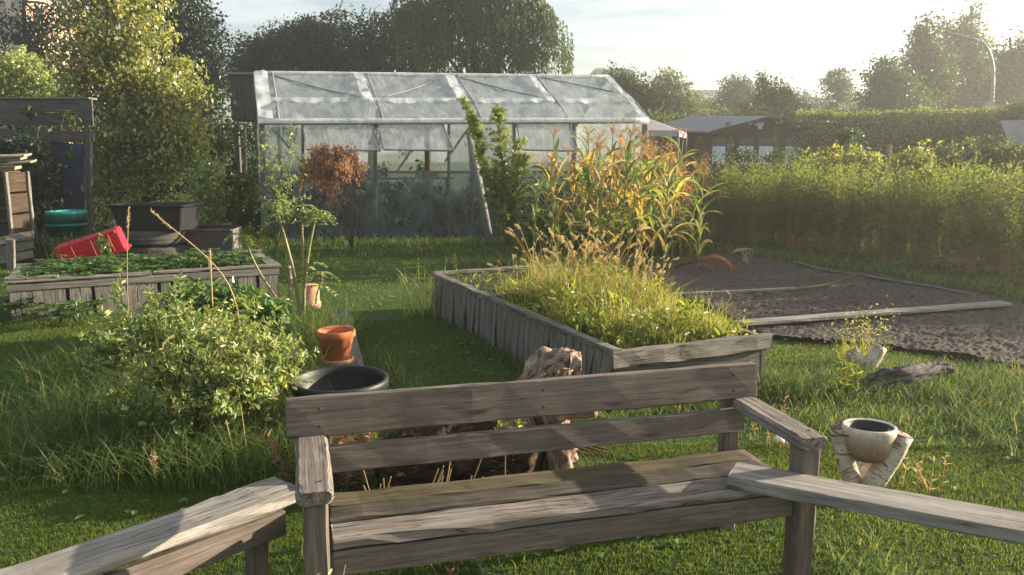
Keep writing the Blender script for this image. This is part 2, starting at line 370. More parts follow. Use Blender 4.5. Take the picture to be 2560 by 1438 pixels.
M['bark'] = plain('bark', (0.075, 0.055, 0.042), 0.9, 0.1, 0.5, 14, 0.6)
M['birchbark'] = plain('birch_bark', (0.50, 0.44, 0.36), 0.75, 0.2, 0.2, 5, 0.3, dirt=(0.05, 0.04, 0.035), gscale=(2.2, 1, 1))
m, n, l, o = nt('birch_log_bark'); g_ = grain(n)
c = ramp(n, l, noise(n, l, scaled(n, l, g_, 9, 12, 12), 1.0, 6, 0.65), [(0.24, 0.18, 0.13), (0.50, 0.42, 0.33), (0.62, 0.55, 0.46)], [0.32, 0.5, 0.66])
c = mixc(n, l, ramp(n, l, noise(n, l, scaled(n, l, g_, 150, 22, 22), 1.0, 2, 0.5), [(0, 0, 0), (0.9,) * 3], [0.60, 0.66]), c, (0.05, 0.035, 0.028))
f_ = noise(n, l, scaled(n, l, g_, 26, 14, 14), 1.0, 5, 0.65); c = mixc(n, l, ramp(n, l, f_, [(0.9,) * 3, (0, 0, 0)], [0.34, 0.42]), c, (0.07, 0.045, 0.035))
principled(n, l, o, c, 0.75, 0.2, f_, 0.8, 0.006); M['birchlog'] = m
M['cane'] = plain('green_cane', (0.22, 0.19, 0.075), 0.5, 0.3, 0.3, 18, 0.2)
M['stem'] = plain('green_stem', (0.08, 0.10, 0.03), 0.6, 0.2)
M['terra'] = plain('terracotta', (0.44, 0.135, 0.05), 0.78, 0.2, 0.2, 14, 0.2, dirt=(0.36, 0.17, 0.10))
M['terrapale'] = plain('pale_terracotta', (0.50, 0.24, 0.14), 0.85, 0.15, 0.2, 9, 0.15, dirt=(0.45, 0.33, 0.25))
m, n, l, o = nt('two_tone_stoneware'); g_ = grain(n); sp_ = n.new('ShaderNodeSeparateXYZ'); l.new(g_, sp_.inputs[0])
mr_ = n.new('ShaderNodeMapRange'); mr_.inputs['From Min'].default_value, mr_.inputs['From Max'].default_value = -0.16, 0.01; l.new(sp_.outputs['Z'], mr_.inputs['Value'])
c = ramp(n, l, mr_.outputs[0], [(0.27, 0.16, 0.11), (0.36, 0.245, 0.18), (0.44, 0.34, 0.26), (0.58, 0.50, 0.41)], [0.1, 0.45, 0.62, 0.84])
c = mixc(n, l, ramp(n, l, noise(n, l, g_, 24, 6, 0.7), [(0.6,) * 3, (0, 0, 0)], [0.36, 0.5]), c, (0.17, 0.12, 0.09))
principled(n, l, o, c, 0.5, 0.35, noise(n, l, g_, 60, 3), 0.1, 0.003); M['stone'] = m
M['blackplastic'] = plain('black_plastic', (0.012, 0.012, 0.014), 0.5, 0.35, 0.2, 7, 0.08, dirt=(0.026, 0.025, 0.023))
M['rubber'] = plain('old_rubber', (0.06, 0.056, 0.048), 0.85, 0.2, 0.3, 9, 0.3, dirt=(0.12, 0.105, 0.085))
M['red'] = plain('red_plastic', (0.52, 0.014, 0.03), 0.5, 0.35, 0.2, 9, 0.1, dirt=(0.34, 0.05, 0.05))
M['teal'] = plain('teal_plastic', (0.008, 0.25, 0.21), 0.5, 0.4, 0.25, 6, 0.1, dirt=(0.04, 0.17, 0.14))
M['blue'] = plain('blue_plastic', (0.03, 0.045, 0.22), 0.45, 0.45, 0.15, 5, 0.05)
M['darkblue'] = plain('dark_blue_paint', (0.045, 0.058, 0.105), 0.75, 0.25, 0.25, 3, 0.1, dirt=(0.035, 0.04, 0.06))
M['metal'] = plain('grey_steel', (0.20, 0.205, 0.21), 0.5, 0.5, 0.15, 8, 0.1)
M['rustywire'] = plain('rusty_wire', (0.10, 0.045, 0.025), 0.8, 0.2)
M['darksteel'] = plain('dark_sheet', (0.035, 0.027, 0.024), 0.4, 0.5, 0.4, 6, 0.2, dirt=(0.07, 0.04, 0.025))
M['tar'] = plain('roof_felt', (0.25, 0.255, 0.27), 0.75, 0.25, 0.15, 5, 0.2)
M['white'] = plain('white_cloth', (0.72, 0.74, 0.80), 0.8, 0.2, 0.08, 20, 0.1)
M['glass'] = plain('dark_glass', (0.012, 0.012, 0.014), 0.12, 0.6, 0.2, 3, 0.0)
M['render'] = plain('pale_render', (0.5, 0.48, 0.46), 0.85, 0.2, 0.08, 0.3, 0.05)
M['brick'] = plain('brick_wall', (0.46, 0.29, 0.20), 0.9, 0.15, 0.2, 2, 0.1)
M['canopy'] = plain('canopy_cloth', (0.42, 0.36, 0.37), 0.85, 0.15, 0.1, 3, 0.1)
M['strut'] = plain('grey_lath', (0.17, 0.165, 0.16), 0.7, 0.2, 0.25, 9, 0.2)
M['filmroof'] = film('roof_film', (0.52, 0.56, 0.58), 0.80, 0.5, 0.6)
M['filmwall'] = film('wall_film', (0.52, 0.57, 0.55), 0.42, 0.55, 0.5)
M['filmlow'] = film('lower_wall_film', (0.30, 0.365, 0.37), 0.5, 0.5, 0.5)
M['filmflap'] = film('flap_film', (0.62, 0.66, 0.66), 0.75, 0.5, 0.4)
M['filmband'] = film('film_strip', (0.93, 0.95, 0.96), 0.98, 0.45, 0.5)
M['soilbrown'] = plain('soil', (0.07, 0.057, 0.049), 0.95, 0.1, 0.5, 22, 0.8, dirt=(0.10, 0.085, 0.072))
M['log'] = stump('barkless_log', [(0.045, 0.026, 0.018), (0.15, 0.09, 0.062), (0.31, 0.22, 0.17), (0.52, 0.44, 0.38)], (4, 13, 13), 0.8)
M['oldlog'] = stump('weathered_log', [(0.015, 0.012, 0.01), (0.05, 0.042, 0.035), (0.11, 0.095, 0.08), (0.22, 0.195, 0.17)], (5, 42, 42))
M['rotten'] = stump('rotten_wood', [(0.008, 0.005, 0.004), (0.025, 0.014, 0.009), (0.06, 0.033, 0.02), (0.13, 0.08, 0.05)], (14, 30, 30))
M['white_dot'] = plain('white_mushroom', (0.75, 0.70, 0.62), 0.6, 0.3)

# garden beds lie turned about 24 degrees to the bench
def rect(o, u, lu, lv):
    o, u = A(*o)[:2], nrm(A(*u)[:2]); v = A(-u[1], u[0])
    return o, u, v, lu, lv
BED_R = rect((0.643, 4.737), (0.9135, 0.4067), 1.16, 3.5)
BED_L = rect((-4.834, 7.463), (2.234, 1.138), 2.52, 1.25)
BED_M = rect((-2.62, 4.95), (0.95, 0.32), 1.2, 1.95)
SOIL = [G(*p)[:2] for p in ((1600, 690), (1640, 660), (1850, 643), (2050, 676), (2210, 694), (2480, 748), (2960, 865), (2960, 1005), (2400, 900), (2150, 868), (1915, 850))]
def inrect(x, y, rc, m=0.0):
    o, u, v, lu, lv = rc; a = (x - o[0]) * u[0] + (y - o[1]) * u[1]; b = (x - o[0]) * v[0] + (y - o[1]) * v[1]
    return (a > -m) & (a < lu + m) & (b > -m) & (b < lv + m)
def inpoly(x, y, poly):
    r = np.zeros(np.shape(x), bool); n = len(poly)
    for i in range(n):
        (x1, y1), (x2, y2) = poly[i], poly[(i + 1) % n]
        c = ((y1 > y) != (y2 > y)) & (x < (x2 - x1) * (y - y1) / (y2 - y1 + 1e-12) + x1); r ^= c
    return r
def rp(rc, a, b, z=0.0): return A(*(rc[0] + rc[1] * a + rc[2] * b), z)

# ------------------------------------------------------------------ ground
m, n, l, o = nt('lawn_soil'); ge = n.new('ShaderNodeNewGeometry')
c = ramp(n, l, noise(n, l, ge.outputs['Position'], 1.1, 6, 0.65), [(0.03, 0.065, 0.013), (0.055, 0.105, 0.02), (0.085, 0.11, 0.03)], [0.3, 0.5, 0.72])
c = mixc(n, l, ramp(n, l, noise(n, l, ge.outputs['Position'], 24, 3), [(0.7,) * 3, (0, 0, 0)], [0.35, 0.6]), c, (0.03, 0.032, 0.014))
principled(n, l, o, c, 0.95, 0.1, noise(n, l, ge.outputs['Position'], 30, 4), 0.8, 0.03); M['lawn'] = m
g = MB(); xs = np.concatenate((-np.geomspace(125, 12, 12), np.linspace(-11, 11, 90), np.geomspace(12, 125, 12))); ys = np.concatenate((-np.geomspace(14, 3, 5), np.linspace(-2, 20, 90), np.geomspace(21, 163, 14)))
X, Y = np.meshgrid(xs, ys); Z = 0.018 * wob(X, Y, 1.1) * (np.abs(X) < 20) * (np.abs(Y) < 25)
w = len(xs); j, i = np.meshgrid(np.arange(len(ys) - 1), np.arange(w - 1), indexing='ij')
g.add(np.stack([X, Y, Z], -1).reshape(-1, 3), np.stack([j * w + i, j * w + i + 1, (j + 1) * w + i + 1, (j + 1) * w + i], -1).reshape(-1, 4))
setting(g.build('ground', M['lawn'], smooth=True, origin=(0, 0, 0)))

def vnoise(shape, cell):
    h, w = shape; a = rng.normal(0, 1, (h // cell + 3, w // cell + 3)); y, x = np.arange(h) / cell, np.arange(w) / cell
    i, j = y.astype(int), x.astype(int); fy, fx = (y - i)[:, None], (x - j)[None]; fy, fx = fy * fy * (3 - 2 * fy), fx * fx * (3 - 2 * fx)
    return (a[i][:, j] * (1 - fx) + a[i][:, j + 1] * fx) * (1 - fy) + (a[i + 1][:, j] * (1 - fx) + a[i + 1][:, j + 1] * fx) * fy
def soil_sheet(poly, z, amp, step=0.045, name='soil'):
    poly = np.array(poly); lo, hi = poly.min(0), poly.max(0)
    xs, ys = np.arange(lo[0], hi[0], step), np.arange(lo[1], hi[1], step); X, Y = np.meshgrid(xs, ys)
    k = inpoly(X, Y, poly); Z = z + amp * (0.4 * wob(X, Y, 2.3) + 0.5 * vnoise(X.shape, 9) + 0.8 * vnoise(X.shape, 3) + 0.6 * vnoise(X.shape, 1))
    w = len(xs); j, i = np.meshgrid(np.arange(len(ys) - 1), np.arange(w - 1), indexing='ij')
    q = np.stack([j * w + i, j * w + i + 1, (j + 1) * w + i + 1, (j + 1) * w + i], -1).reshape(-1, 4)
    q = q[k.ravel()[q].all(1)]; used = np.unique(q); mp = np.zeros(X.size, int); mp[used] = np.arange(len(used))
    return MB().add(np.stack([X, Y, Z], -1).reshape(-1, 3)[used], mp[q])
g = soil_sheet(SOIL, 0.045, 0.008, 0.03)
N = 1700; p = np.stack([rng.uniform(1.5, 8, N), rng.uniform(4.5, 13, N)], 1); p = p[inpoly(p[:, 0], p[:, 1], SOIL)]
for x, y in p:                                                     # clods and small stones
    r = rng.uniform(0.005, 0.017); a = rng.normal(0, 0.25, (6, 3)) * r
    v = np.array([(1, 0, 0), (-1, 0, 0), (0, 1, 0), (0, -1, 0), (0, 0, .8), (0, 0, -.5)]) * r + a + A(x, y, 0.05)
    g.add(v, t=[[0, 2, 4], [2, 1, 4], [1, 3, 4], [3, 0, 4], [2, 0, 5], [1, 2, 5], [3, 1, 5], [0, 3, 5]])
setting(g.build('soil', M['soilbrown']))

# ------------------------------------------------------------------ garden bench
BR = math.atan2(0.454, 1.678); bu = A(math.cos(BR), math.sin(BR), 0); bv = A(-math.sin(BR), math.cos(BR), 0)
BO = A(-0.605, 2.275, 0); BL = 1.738                                 # centre of left front leg; span between arm centres
def bp(x, y, z): return BO + bu * x + bv * y + A(0, 0, z)
bench = thing('garden_bench', 'weathered grey-brown wooden garden bench with two-board back and thick armrests', 'bench', bp(BL / 2, 0.22, 0))
T = bench
MB().board(bp(-0.085, 0.452, 0.672), bp(BL + 0.06, 0.452, 0.672), 0.145, 0.036, -bv + A(0, 0, 0.12), seg=14).build('backrest_board', M['bench'], T)
MB().board(bp(0.05, 0.432, 0.512), bp(BL - 0.0, 0.432, 0.512), 0.098, 0.032, -bv + A(0, 0, 0.12), seg=14).build('backrest_board', M['bench'], T)
for k, (y, w) in enumerate(((0.058, 0.128), (0.196, 0.106), (0.318, 0.106))):
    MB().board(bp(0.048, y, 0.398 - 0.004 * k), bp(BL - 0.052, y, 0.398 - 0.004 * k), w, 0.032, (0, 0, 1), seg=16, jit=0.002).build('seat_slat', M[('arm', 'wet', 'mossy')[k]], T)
MB().board(bp(0.045, 0.012, 0.332), bp(BL - 0.045, 0.012, 0.332), 0.085, 0.03, -bv, seg=10).build('apron_rail', M['bench'], T)
MB().board(bp(0.045, 0.40, 0.332), bp(BL - 0.045, 0.40, 0.332), 0.085, 0.03, -bv, seg=8).build('back_rail', M['bench'], T)
for x in (0.0, BL):
    MB().board(bp(x, -0.045, 0.578), bp(x, 0.43, 0.583), 0.112, 0.05, (0, 0, 1), c=0.012, seg=10, jit=0.0014).build('armrest', M['arm'], T)
    MB().board(bp(x, 0.012, 0.0), bp(x, 0.012, 0.552), 0.075, 0.082, -bv, c=0.006).build('leg', M['bench'], T)
    MB().board(bp(x - (0.03 if x else -0.03), 0.478, 0.0), bp(x - (0.03 if x else -0.03), 0.488, 0.62), 0.075, 0.05, -bv, c=0.006).build('leg', M['bench'], T)
    MB().board(bp(x, 0.055, 0.332), bp(x, 0.45, 0.332), 0.05, 0.085, (0, 0, 1), c=0.006).build('side_rail', M['bench'], T)

g_ = [(0.0, 0.0), (BL, 0.0)]
for x in (0.0, BL):
    for y in (0.02, 0.40): MB().lathe([(0.001, 0.002), (0.005, 0.002), (0.006, 0.0)], bp(x + 0.02, y, 0.6045), 10).build('screw', M['rustywire'], T)
for x in (0.03, BL - 0.05, BL * 0.5):
    for z in (0.64, 0.705): MB().lathe([(0.001, 0.002), (0.005, 0.002), (0.006, 0.0)], bp(x, 0.4315 - 0.12 * (0.672 - z), z), 10, np.array([[1, 0, 0], [0, 0, -1], [0, 1, 0]]) ).build('screw', M['rustywire'], T)

# the two long planks either side of the bench
a, b = G(1830, 1187, 0.437), G(2560, 1317, 0.447); d = nrm(b - a); w = 0.155
e = a + d * 2.6; e[2] = 0.45
pl = thing('long_plank', 'pale sawn plank laid from the bench seat out past its right armrest', 'plank', (e[0], e[1], 0))
MB().board(a, e, w, 0.045, (0, 0, 1), c=0.004, seg=14).build('plank', M['plank'], pl)
for s in (-0.05, 0.05):
    q = e - d * 0.4 + np.cross(A(0, 0, 1), d) * s
    MB().board(A(q[0], q[1], 0), A(q[0], q[1], 0.425), 0.07, 0.07, d).build('leg', M['greydark'], pl)
a, b = G(723, 1222, 0.42), G(20, 1470, 0.42); d = nrm(b - a); e = a + d * 1.7
sd = np.cross(A(0, 0, 1), d)
pl = thing('plank_bench', 'long weathered plank seat on a rail and posts at the left end of the bench', 'bench', (a[0], a[1], 0))
MB().board(a, e, 0.175, 0.042, (0, 0, 1), c=0.008, seg=14, jit=0.003).build('plank', M['plank'], pl)
MB().board(a + d * 0.06 + sd * 0.05 - A(0, 0, 0.085), e + sd * 0.05 - A(0, 0, 0.085), 0.09, 0.035, sd, seg=10).build('rail', M['bench'], pl)
MB().board(a + d * 0.3 + sd * 0.02 - A(0, 0, 0.24), e + sd * 0.02 - A(0, 0, 0.24), 0.07, 0.03, sd, seg=10).build('rail', M['bench'], pl)
for k in (0.14, 0.42, 1.4):
    q = a + d * k; MB().board(A(q[0], q[1], 0), A(q[0], q[1], 0.398), 0.07, 0.06, d).build('leg', M['bench'], pl)

# ------------------------------------------------------------------ pots
def lathe_obj(prof, name, mat, loc, label, cat, n=48, tilt=None, group=None):
    o = MB().lathe(prof, loc, n, tilt).build(name, mat, smooth=True, origin=loc); return tag(o, label, cat, group)
def tiltx(ax, ang):
    ax = nrm(A(*ax)); K = np.array([[0, -ax[2], ax[1]], [ax[2], 0, -ax[0]], [-ax[1], ax[0], 0]])
    return np.eye(3) + math.sin(ang) * K + (1 - math.cos(ang)) * K @ K
p = G(850, 945, 0.33); Rr = 0.272
lathe_obj([(0.001, 0.03), (0.19, 0.03), (Rr - 0.022, 0.29), (Rr - 0.02, 0.322), (Rr - 0.012, 0.332), (Rr, 0.332), (Rr + 0.006, 0.324), (Rr + 0.004, 0.275), (Rr - 0.012, 0.268), (0.20, 0.0), (0.001, 0.0)], 'plant_pot', M['blackplastic'], (p[0], p[1], 0.0), 'large empty black plastic plant pot standing behind the bench back', 'plant pot', 72)
p = G(840, 826, 0.35); S = 0.136
lathe_obj([(0.001, 0.012), (0.082, 0.012), (0.118, 0.2), (0.122, 0.205), (S - 0.004, 0.212), (S, 0.207), (S + 0.001, 0.165), (S - 0.012, 0.158), (0.088, 0.0), (0.001, 0.0)], 'terracotta_pot', M['terra'], (p[0], p[1], 0.145), 'bright orange terracotta flowerpot standing upright near the large black pot', 'flowerpot', 56)
lathe_obj([(0.001, 0.035), (0.108, 0.035), (0.116, 0.042), (0.120, 0.04), (0.112, 0.0), (0.001, 0.0)], 'pot_saucer', M['terrapale'], (p[0], p[1], 0.108), 'pale pink clay saucer under the bright orange flowerpot', 'saucer')
MB().board((p[0] + 0.24, p[1] - 0.62, 0.055), G(850, 786, 0.055) , 0.2, 0.105, (0, 0, 1), seg=12, c=0.012).build('timber_beam', M['grey'])
tag(bpy.data.objects['timber_beam'], 'thick grey squared timber beam on the grass with the orange flowerpot on it', 'timber')
p = G(776, 778, 0.0)
lathe_obj([(0.001, 0.23), (0.07, 0.23), (0.082, 0.222), (0.094, 0.06), (0.108, 0.055), (0.112, 0.0), (0.10, 0.0), (0.08, 0.18), (0.001, 0.2)], 'terracotta_pot', M['terrapale'], (p[0], p[1], 0.05), 'pinkish terracotta flowerpot turned upside down at the foot of the tall canes', 'flowerpot', 48, tiltx((0, 1, 0), 0.08))

# birch log stand with its pot, right of the bench
c0 = G(2168, 1240, 0.0); YB = c0[1]
st = thing('birch_log_stand', 'flower stand of three forked birch logs bound with rusty wire right of the bench', 'plant stand', c0)
dd = lambda px, py, dy=0: D(px, py, YB + dy)
for nm, a, b, r in (('log', dd(2145, 1240, 0.02), dd(2098, 1068, 0.05), (0.040, 0.044)), ('log', dd(2160, 1240, -0.02), dd(2252, 1085, -0.03), (0.047, 0.056)), ('log', dd(2150, 1235, 0.09), dd(2165, 1130, 0.14), (0.04, 0.04))):
    t = np.linspace(0, 1, 9)[:, None]; pts = a * (1 - t) + b * t; pts[:, 0] += (0.012 if b[0] > a[0] else -0.012) * np.sin(t[:, 0] * 3.1)
    q = MB().tube(pts, np.linspace(r[0], r[1], 9), 22, True, 0.02).build(nm, M['birchlog'], st, True)
    MB().tube([pts[-1] - (pts[-1] - pts[-2]) * 0.02, pts[-1] + nrm(pts[-1] - pts[-2]) * 0.004], r[1] * 0.9, 14).build('cut_end', M['log'], q)
pz = dd(2171, 1062)
for z, rr, e in ((-0.028, 0.135, 0.5), (-0.135, 0.11, 1.4), (-0.05, 0.14, 2.4)):
    an = np.linspace(0, 2 * math.pi, 40); k = rr * (1 + 0.18 * np.cos(2 * an + 0.3))
    MB().tube(np.stack([pz[0] + k * np.cos(an), pz[1] + 0.02 + 0.8 * k * np.sin(an), pz[2] + z + 0.012 * np.sin(3 * an + e)], 1), 0.0028, 5, False).build('binding_wire', M['rustywire'], st)
tl = tiltx((1, 0, 0), -0.05)
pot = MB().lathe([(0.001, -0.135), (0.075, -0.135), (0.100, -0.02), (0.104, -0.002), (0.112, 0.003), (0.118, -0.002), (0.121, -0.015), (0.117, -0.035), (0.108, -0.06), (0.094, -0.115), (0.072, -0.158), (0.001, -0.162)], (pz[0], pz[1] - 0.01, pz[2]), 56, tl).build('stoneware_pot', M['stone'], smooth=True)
tag(pot, 'round cream glazed pot held between the birch logs of the stand', 'flowerpot')
MB().lathe([(0.001, -0.12), (0.080, -0.12), (0.102, -0.012), (0.1045, -0.0035), (0.1005, -0.004), (0.077, -0.115)], (pz[0], pz[1] - 0.01, pz[2]), 56, tl).build('pot_lining', M['blackplastic'], pot, True)

# ------------------------------------------------------------------ raised beds
def cap(T, p0, p1, w=0.08, t=0.03, mat='grey', name='cap_rail', up=(0, 0, 1)): return MB().board(p0, p1, w, t, up, seg=10, jit=0.0025).build(name, M[mat], T)
rc = BED_R; H = 0.40
bed = thing('raised_bed', 'long grey raised bed of leaning boards overgrown with yellow grass beside the dug soil', 'raised bed', rp(rc, 0.6, 1.7))
g = MB(); b = 0.02
while b < rc[4] - 0.05:                                              # left side: upright boards, some slipped askew
    w = rng.uniform(0.085, 0.13); sk = rng.normal(0.02, 0.045)
    g.board(rp(rc, -0.02 + rng.normal(0, 0.008), b + w / 2 + sk, -0.01), rp(rc, 0.0, b + w / 2, H - 0.02 - rng.uniform(0, 0.012)), w * 0.97, 0.018, A(*rc[1], 0), c=0.002, seg=3); b += w + 0.004
g.build('side_boards', M['grey'], bed)
cap(bed, rp(rc, 0.0, -0.02, H), rp(rc, 0.0, 1.98, H), 0.07); cap(bed, rp(rc, -0.005, 1.99, H + 0.005), rp(rc, 0.0, rc[4], H - 0.005), 0.075)
MB().board(rp(rc, -0.04, -0.005, H - 0.05), rp(rc, rc[3] + 0.05, -0.005, H - 0.05), 0.105, 0.055, -A(*rc[2], 0), c=0.006, seg=10, jit=0.003).build('front_board', M['grey'], bed)
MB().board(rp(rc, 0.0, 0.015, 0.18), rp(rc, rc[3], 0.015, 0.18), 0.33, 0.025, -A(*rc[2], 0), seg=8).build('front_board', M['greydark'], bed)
cap(bed, rp(rc, rc[3] - 0.02, 0.03, H - 0.02), rp(rc, rc[3] - 0.02, rc[4], H - 0.02), 0.075); cap(bed, rp(rc, 0.0, rc[4] + 0.04, H), rp(rc, rc[3], rc[4] + 0.04, H), 0.08)
cap(bed, rp(rc, 0.04, 1.99, H + 0.004), rp(rc, rc[3] - 0.06, 1.99, H + 0.004), 0.05, 0.045, name='divider')
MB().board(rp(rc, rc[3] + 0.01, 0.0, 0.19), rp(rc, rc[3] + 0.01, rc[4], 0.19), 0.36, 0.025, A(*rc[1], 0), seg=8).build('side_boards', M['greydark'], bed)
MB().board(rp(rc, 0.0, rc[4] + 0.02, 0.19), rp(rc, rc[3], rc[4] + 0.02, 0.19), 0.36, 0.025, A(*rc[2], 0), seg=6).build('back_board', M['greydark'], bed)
setting(soil_sheet([rp(rc, *k)[:2] for k in ((0.02, 0.03), (rc[3] - 0.01, 0.03), (rc[3] - 0.01, rc[4] + 0.01), (0.02, rc[4] + 0.01))], 0.33, 0.012).build('bed_soil', M['soilbrown']))

rc = BED_L
bed = thing('raised_bed', 'long low raised bed of grey pallet boards full of strawberry plants', 'raised bed', rp(rc, 1.2, 0.6))
g = MB(); b = 0.0
while b < rc[3] - 0.06:
    g.board(rp(rc, b + 0.045, -0.012, 0.0), rp(rc, b + 0.045, -0.012, 0.3), 0.092, 0.02, -A(*rc[2], 0), c=0.002, seg=2); b += rng.choice((0.093, 0.096, 0.098, 0.125))
g.build('pallet_slats', M['grey'], bed)
MB().board(rp(rc, 0, 0.012, 0.16), rp(rc, rc[3], 0.012, 0.16), 0.3, 0.02, -A(*rc[2], 0)).build('back_board', M['rotten'], bed)
MB().board(rp(rc, -0.02, -0.02, 0.335), rp(rc, rc[3] + 0.02, -0.02, 0.335), 0.075, 0.03, -A(*rc[2], 0), seg=8).build('side_board', M['grey'], bed)
cap(bed, rp(rc, -0.03, 0.01, 0.392), rp(rc, rc[3] * 0.5, 0.01, 0.392), 0.12, 0.025); cap(bed, rp(rc, rc[3] * 0.5 + 0.01, 0.01, 0.396), rp(rc, rc[3] + 0.03, 0.01, 0.392), 0.11, 0.025)
cap(bed, rp(rc, -0.02, 0.04, 0.42), rp(rc, 0.42, 0.02, 0.418), 0.11, 0.02)
cap(bed, rp(rc, rc[3] - 0.03, 0.08, 0.394), rp(rc, rc[3] - 0.04, rc[4] - 0.05, 0.39), 0.13, 0.025); cap(bed, rp(rc, 0.03, 0.08, 0.39), rp(rc, 0.03, rc[4] - 0.05, 0.39), 0.12, 0.025)
cap(bed, rp(rc, -0.03, rc[4], 0.395), rp(rc, 1.2, rc[4], 0.392), 0.12, 0.025); cap(bed, rp(rc, 1.21, rc[4], 0.392), rp(rc, rc[3] + 0.03, rc[4], 0.395), 0.12, 0.025)
cap(bed, rp(rc, rc[3] - 0.5, rc[4] - 0.05, 0.42), rp(rc, rc[3] + 0.04, rc[4] - 0.02, 0.425), 0.13, 0.02)
for e in (0.0, rc[3]): MB().board(rp(rc, e, 0.02, 0.19), rp(rc, e, rc[4], 0.19), 0.36, 0.022, A(*rc[1], 0)).build('end_board', M['greydark'], bed)
setting(soil_sheet([rp(rc, *k)[:2] for k in ((0.02, 0.03), (rc[3] - 0.02, 0.03), (rc[3] - 0.02, rc[4]), (0.02, rc[4]))], 0.30, 0.012).build('bed_soil', M['soilbrown']))

rc = BED_M
bed = thing('raised_bed', 'low overgrown bed edged with loose grey boards behind the leafy bush', 'raised bed', rp(rc, 0.7, 0.9))
MB().board(rp(rc, 0, 0, 0.12), rp(rc, 0, rc[4], 0.12), 0.24, 0.03, A(*rc[1], 0)).build('side_board', M['grey'], bed)
MB().board(rp(rc, rc[3], 0, 0.1), rp(rc, rc[3], rc[4], 0.1), 0.22, 0.03, A(*rc[1], 0)).build('side_board', M['grey'], bed)
MB().board(rp(rc, 0, rc[4], 0.13), rp(rc, rc[3], rc[4], 0.13), 0.25, 0.03, A(*rc[2], 0)).build('side_board', M['grey'], bed)
MB().board(rp(rc, 0, 0, 0.1), rp(rc, rc[3], 0, 0.1), 0.2, 0.03, A(*rc[2], 0)).build('side_board', M['grey'], bed)
cap(bed, rp(rc, 0.0, 0.0, 0.252), rp(rc, 0.0, rc[4], 0.252), 0.1, 0.025); cap(bed, rp(rc, 0.05, rc[4], 0.272), rp(rc, rc[3], rc[4], 0.272), 0.11, 0.025)
MB().board(rp(rc, 0.75, -0.05, 0.21), rp(rc, rc[3] + 0.03, 0.0, 0.215), 0.16, 0.05, (0, 0, 1)).build('corner_block', M['grey'], bed)
setting(soil_sheet([rp(rc, *k)[:2] for k in ((0.02, 0.02), (rc[3] - 0.02, 0.02), (rc[3] - 0.02, rc[4] - 0.02), (0.02, rc[4] - 0.02))], 0.17, 0.012).build('bed_soil', M['soilbrown']))

# boards on the dug soil
tag(MB().board(G(1848, 808, 0.085), G(2515, 758, 0.085), 0.15, 0.03, (0, 0, 1), seg=14).build('plank', M['plank']), 'long pale plank lying across the dark dug soil', 'plank')
tag(MB().board(G(1640, 738, 0.06), G(1990, 722, 0.06), 0.05, 0.03, (0, 0, 1), seg=10).build('plank', M['plank']), 'thin pale batten lying between the two halves of the dug soil', 'plank')
e = MB(); ks = [(1990, 655), (2055, 674), (2110, 683), (2165, 690), (2260, 706), (2340, 718), (2430, 736)]
for k in range(len(ks) - 1): e.board(G(*ks[k], 0.06), G(*ks[k + 1], 0.05 + 0.01 * (k % 2)), 0.12, 0.025, A(0.2, 0.1, 1), seg=4)
tag(e.build('edging_board', M['grey']), 'line of grey edging boards along the far side of the dug soil', 'edging')
tag(MB().tube(curve([G(1975, 724, 0.08), G(2050, 714, 0.09), G(2110, 700, 0.12), G(2150, 684, 0.2)], 14), 0.014, 8).build('hose', M['stem']), 'thin dark hose lying curved across the dug soil', 'hose')

# ------------------------------------------------------------------ logs and stump
def knotty(pts, r, n=20, amp=0.2, m=26, seed=0):
    n, m = int(n * 1.7), int(m * 1.8)
    pts = curve(pts, m); rr = np.interp(np.linspace(0, 1, m), np.linspace(0, 1, len(r)), r); g = MB()
    g.tube(pts, rr, n, True, 0.0); v = g.v[0]; k = m * n
    an = np.tile(np.arange(n) / n * 2 * math.pi, m); s = np.repeat(np.linspace(0, 1, m), n); ce = np.repeat(pts, n, 0)
    f = 1 + amp * (0.6 * np.sin(an * 3 + s * 5 + seed) + 0.5 * np.sin(an * 5 - s * 9 + seed * 2) + 0.6 * np.sin(an * 2 + s * 23 + seed) * np.cos(an * 7) + 0.35 * np.sin(an * 11 + 7 * np.sin(s * 6)) + rng.normal(0, 0.14, k))
    v[:k] = ce + (v[:k] - ce) * f[:, None]; return g
p = A(0.17, 4.02, 0)
tr = thing('tree_stump', 'gnarled reddish standing stump with a hollow knotted top behind the bench', 'tree stump', p)
knotty([p + A(0.03, 0, 0), p + A(0.0, 0, 0.16), p + A(-0.03, 0.0, 0.32), p + A(0.03, 0.02, 0.43), p + A(0.085, 0.02, 0.545)], (0.16, 0.13, 0.125, 0.135, 0.115), 26, 0.13, 40, 1.2).build('trunk', M['log'], tr, True)
knotty([p + A(0.03, -0.03, 0.47), p + A(0.10, -0.03, 0.53), p + A(0.19, -0.03, 0.535)], (0.085, 0.075, 0.045), 18, 0.2, 20, 2.0).build('knot', M['log'], tr, True)
knotty([p + A(0.11, -0.03, 0.47), p + A(0.18, -0.05, 0.40), p + A(0.19, -0.04, 0.30)], (0.05, 0.045, 0.015), 12, 0.4, 18, 3.0).build('knot', M['rotten'], tr, True)
knotty([p + A(0.08, -0.07, 0.44), p + A(0.115, -0.135, 0.455)], (0.055, 0.028), 16, 0.35, 10, 3.6).build('hollow', M['rotten'], tr, True)
g = MB()
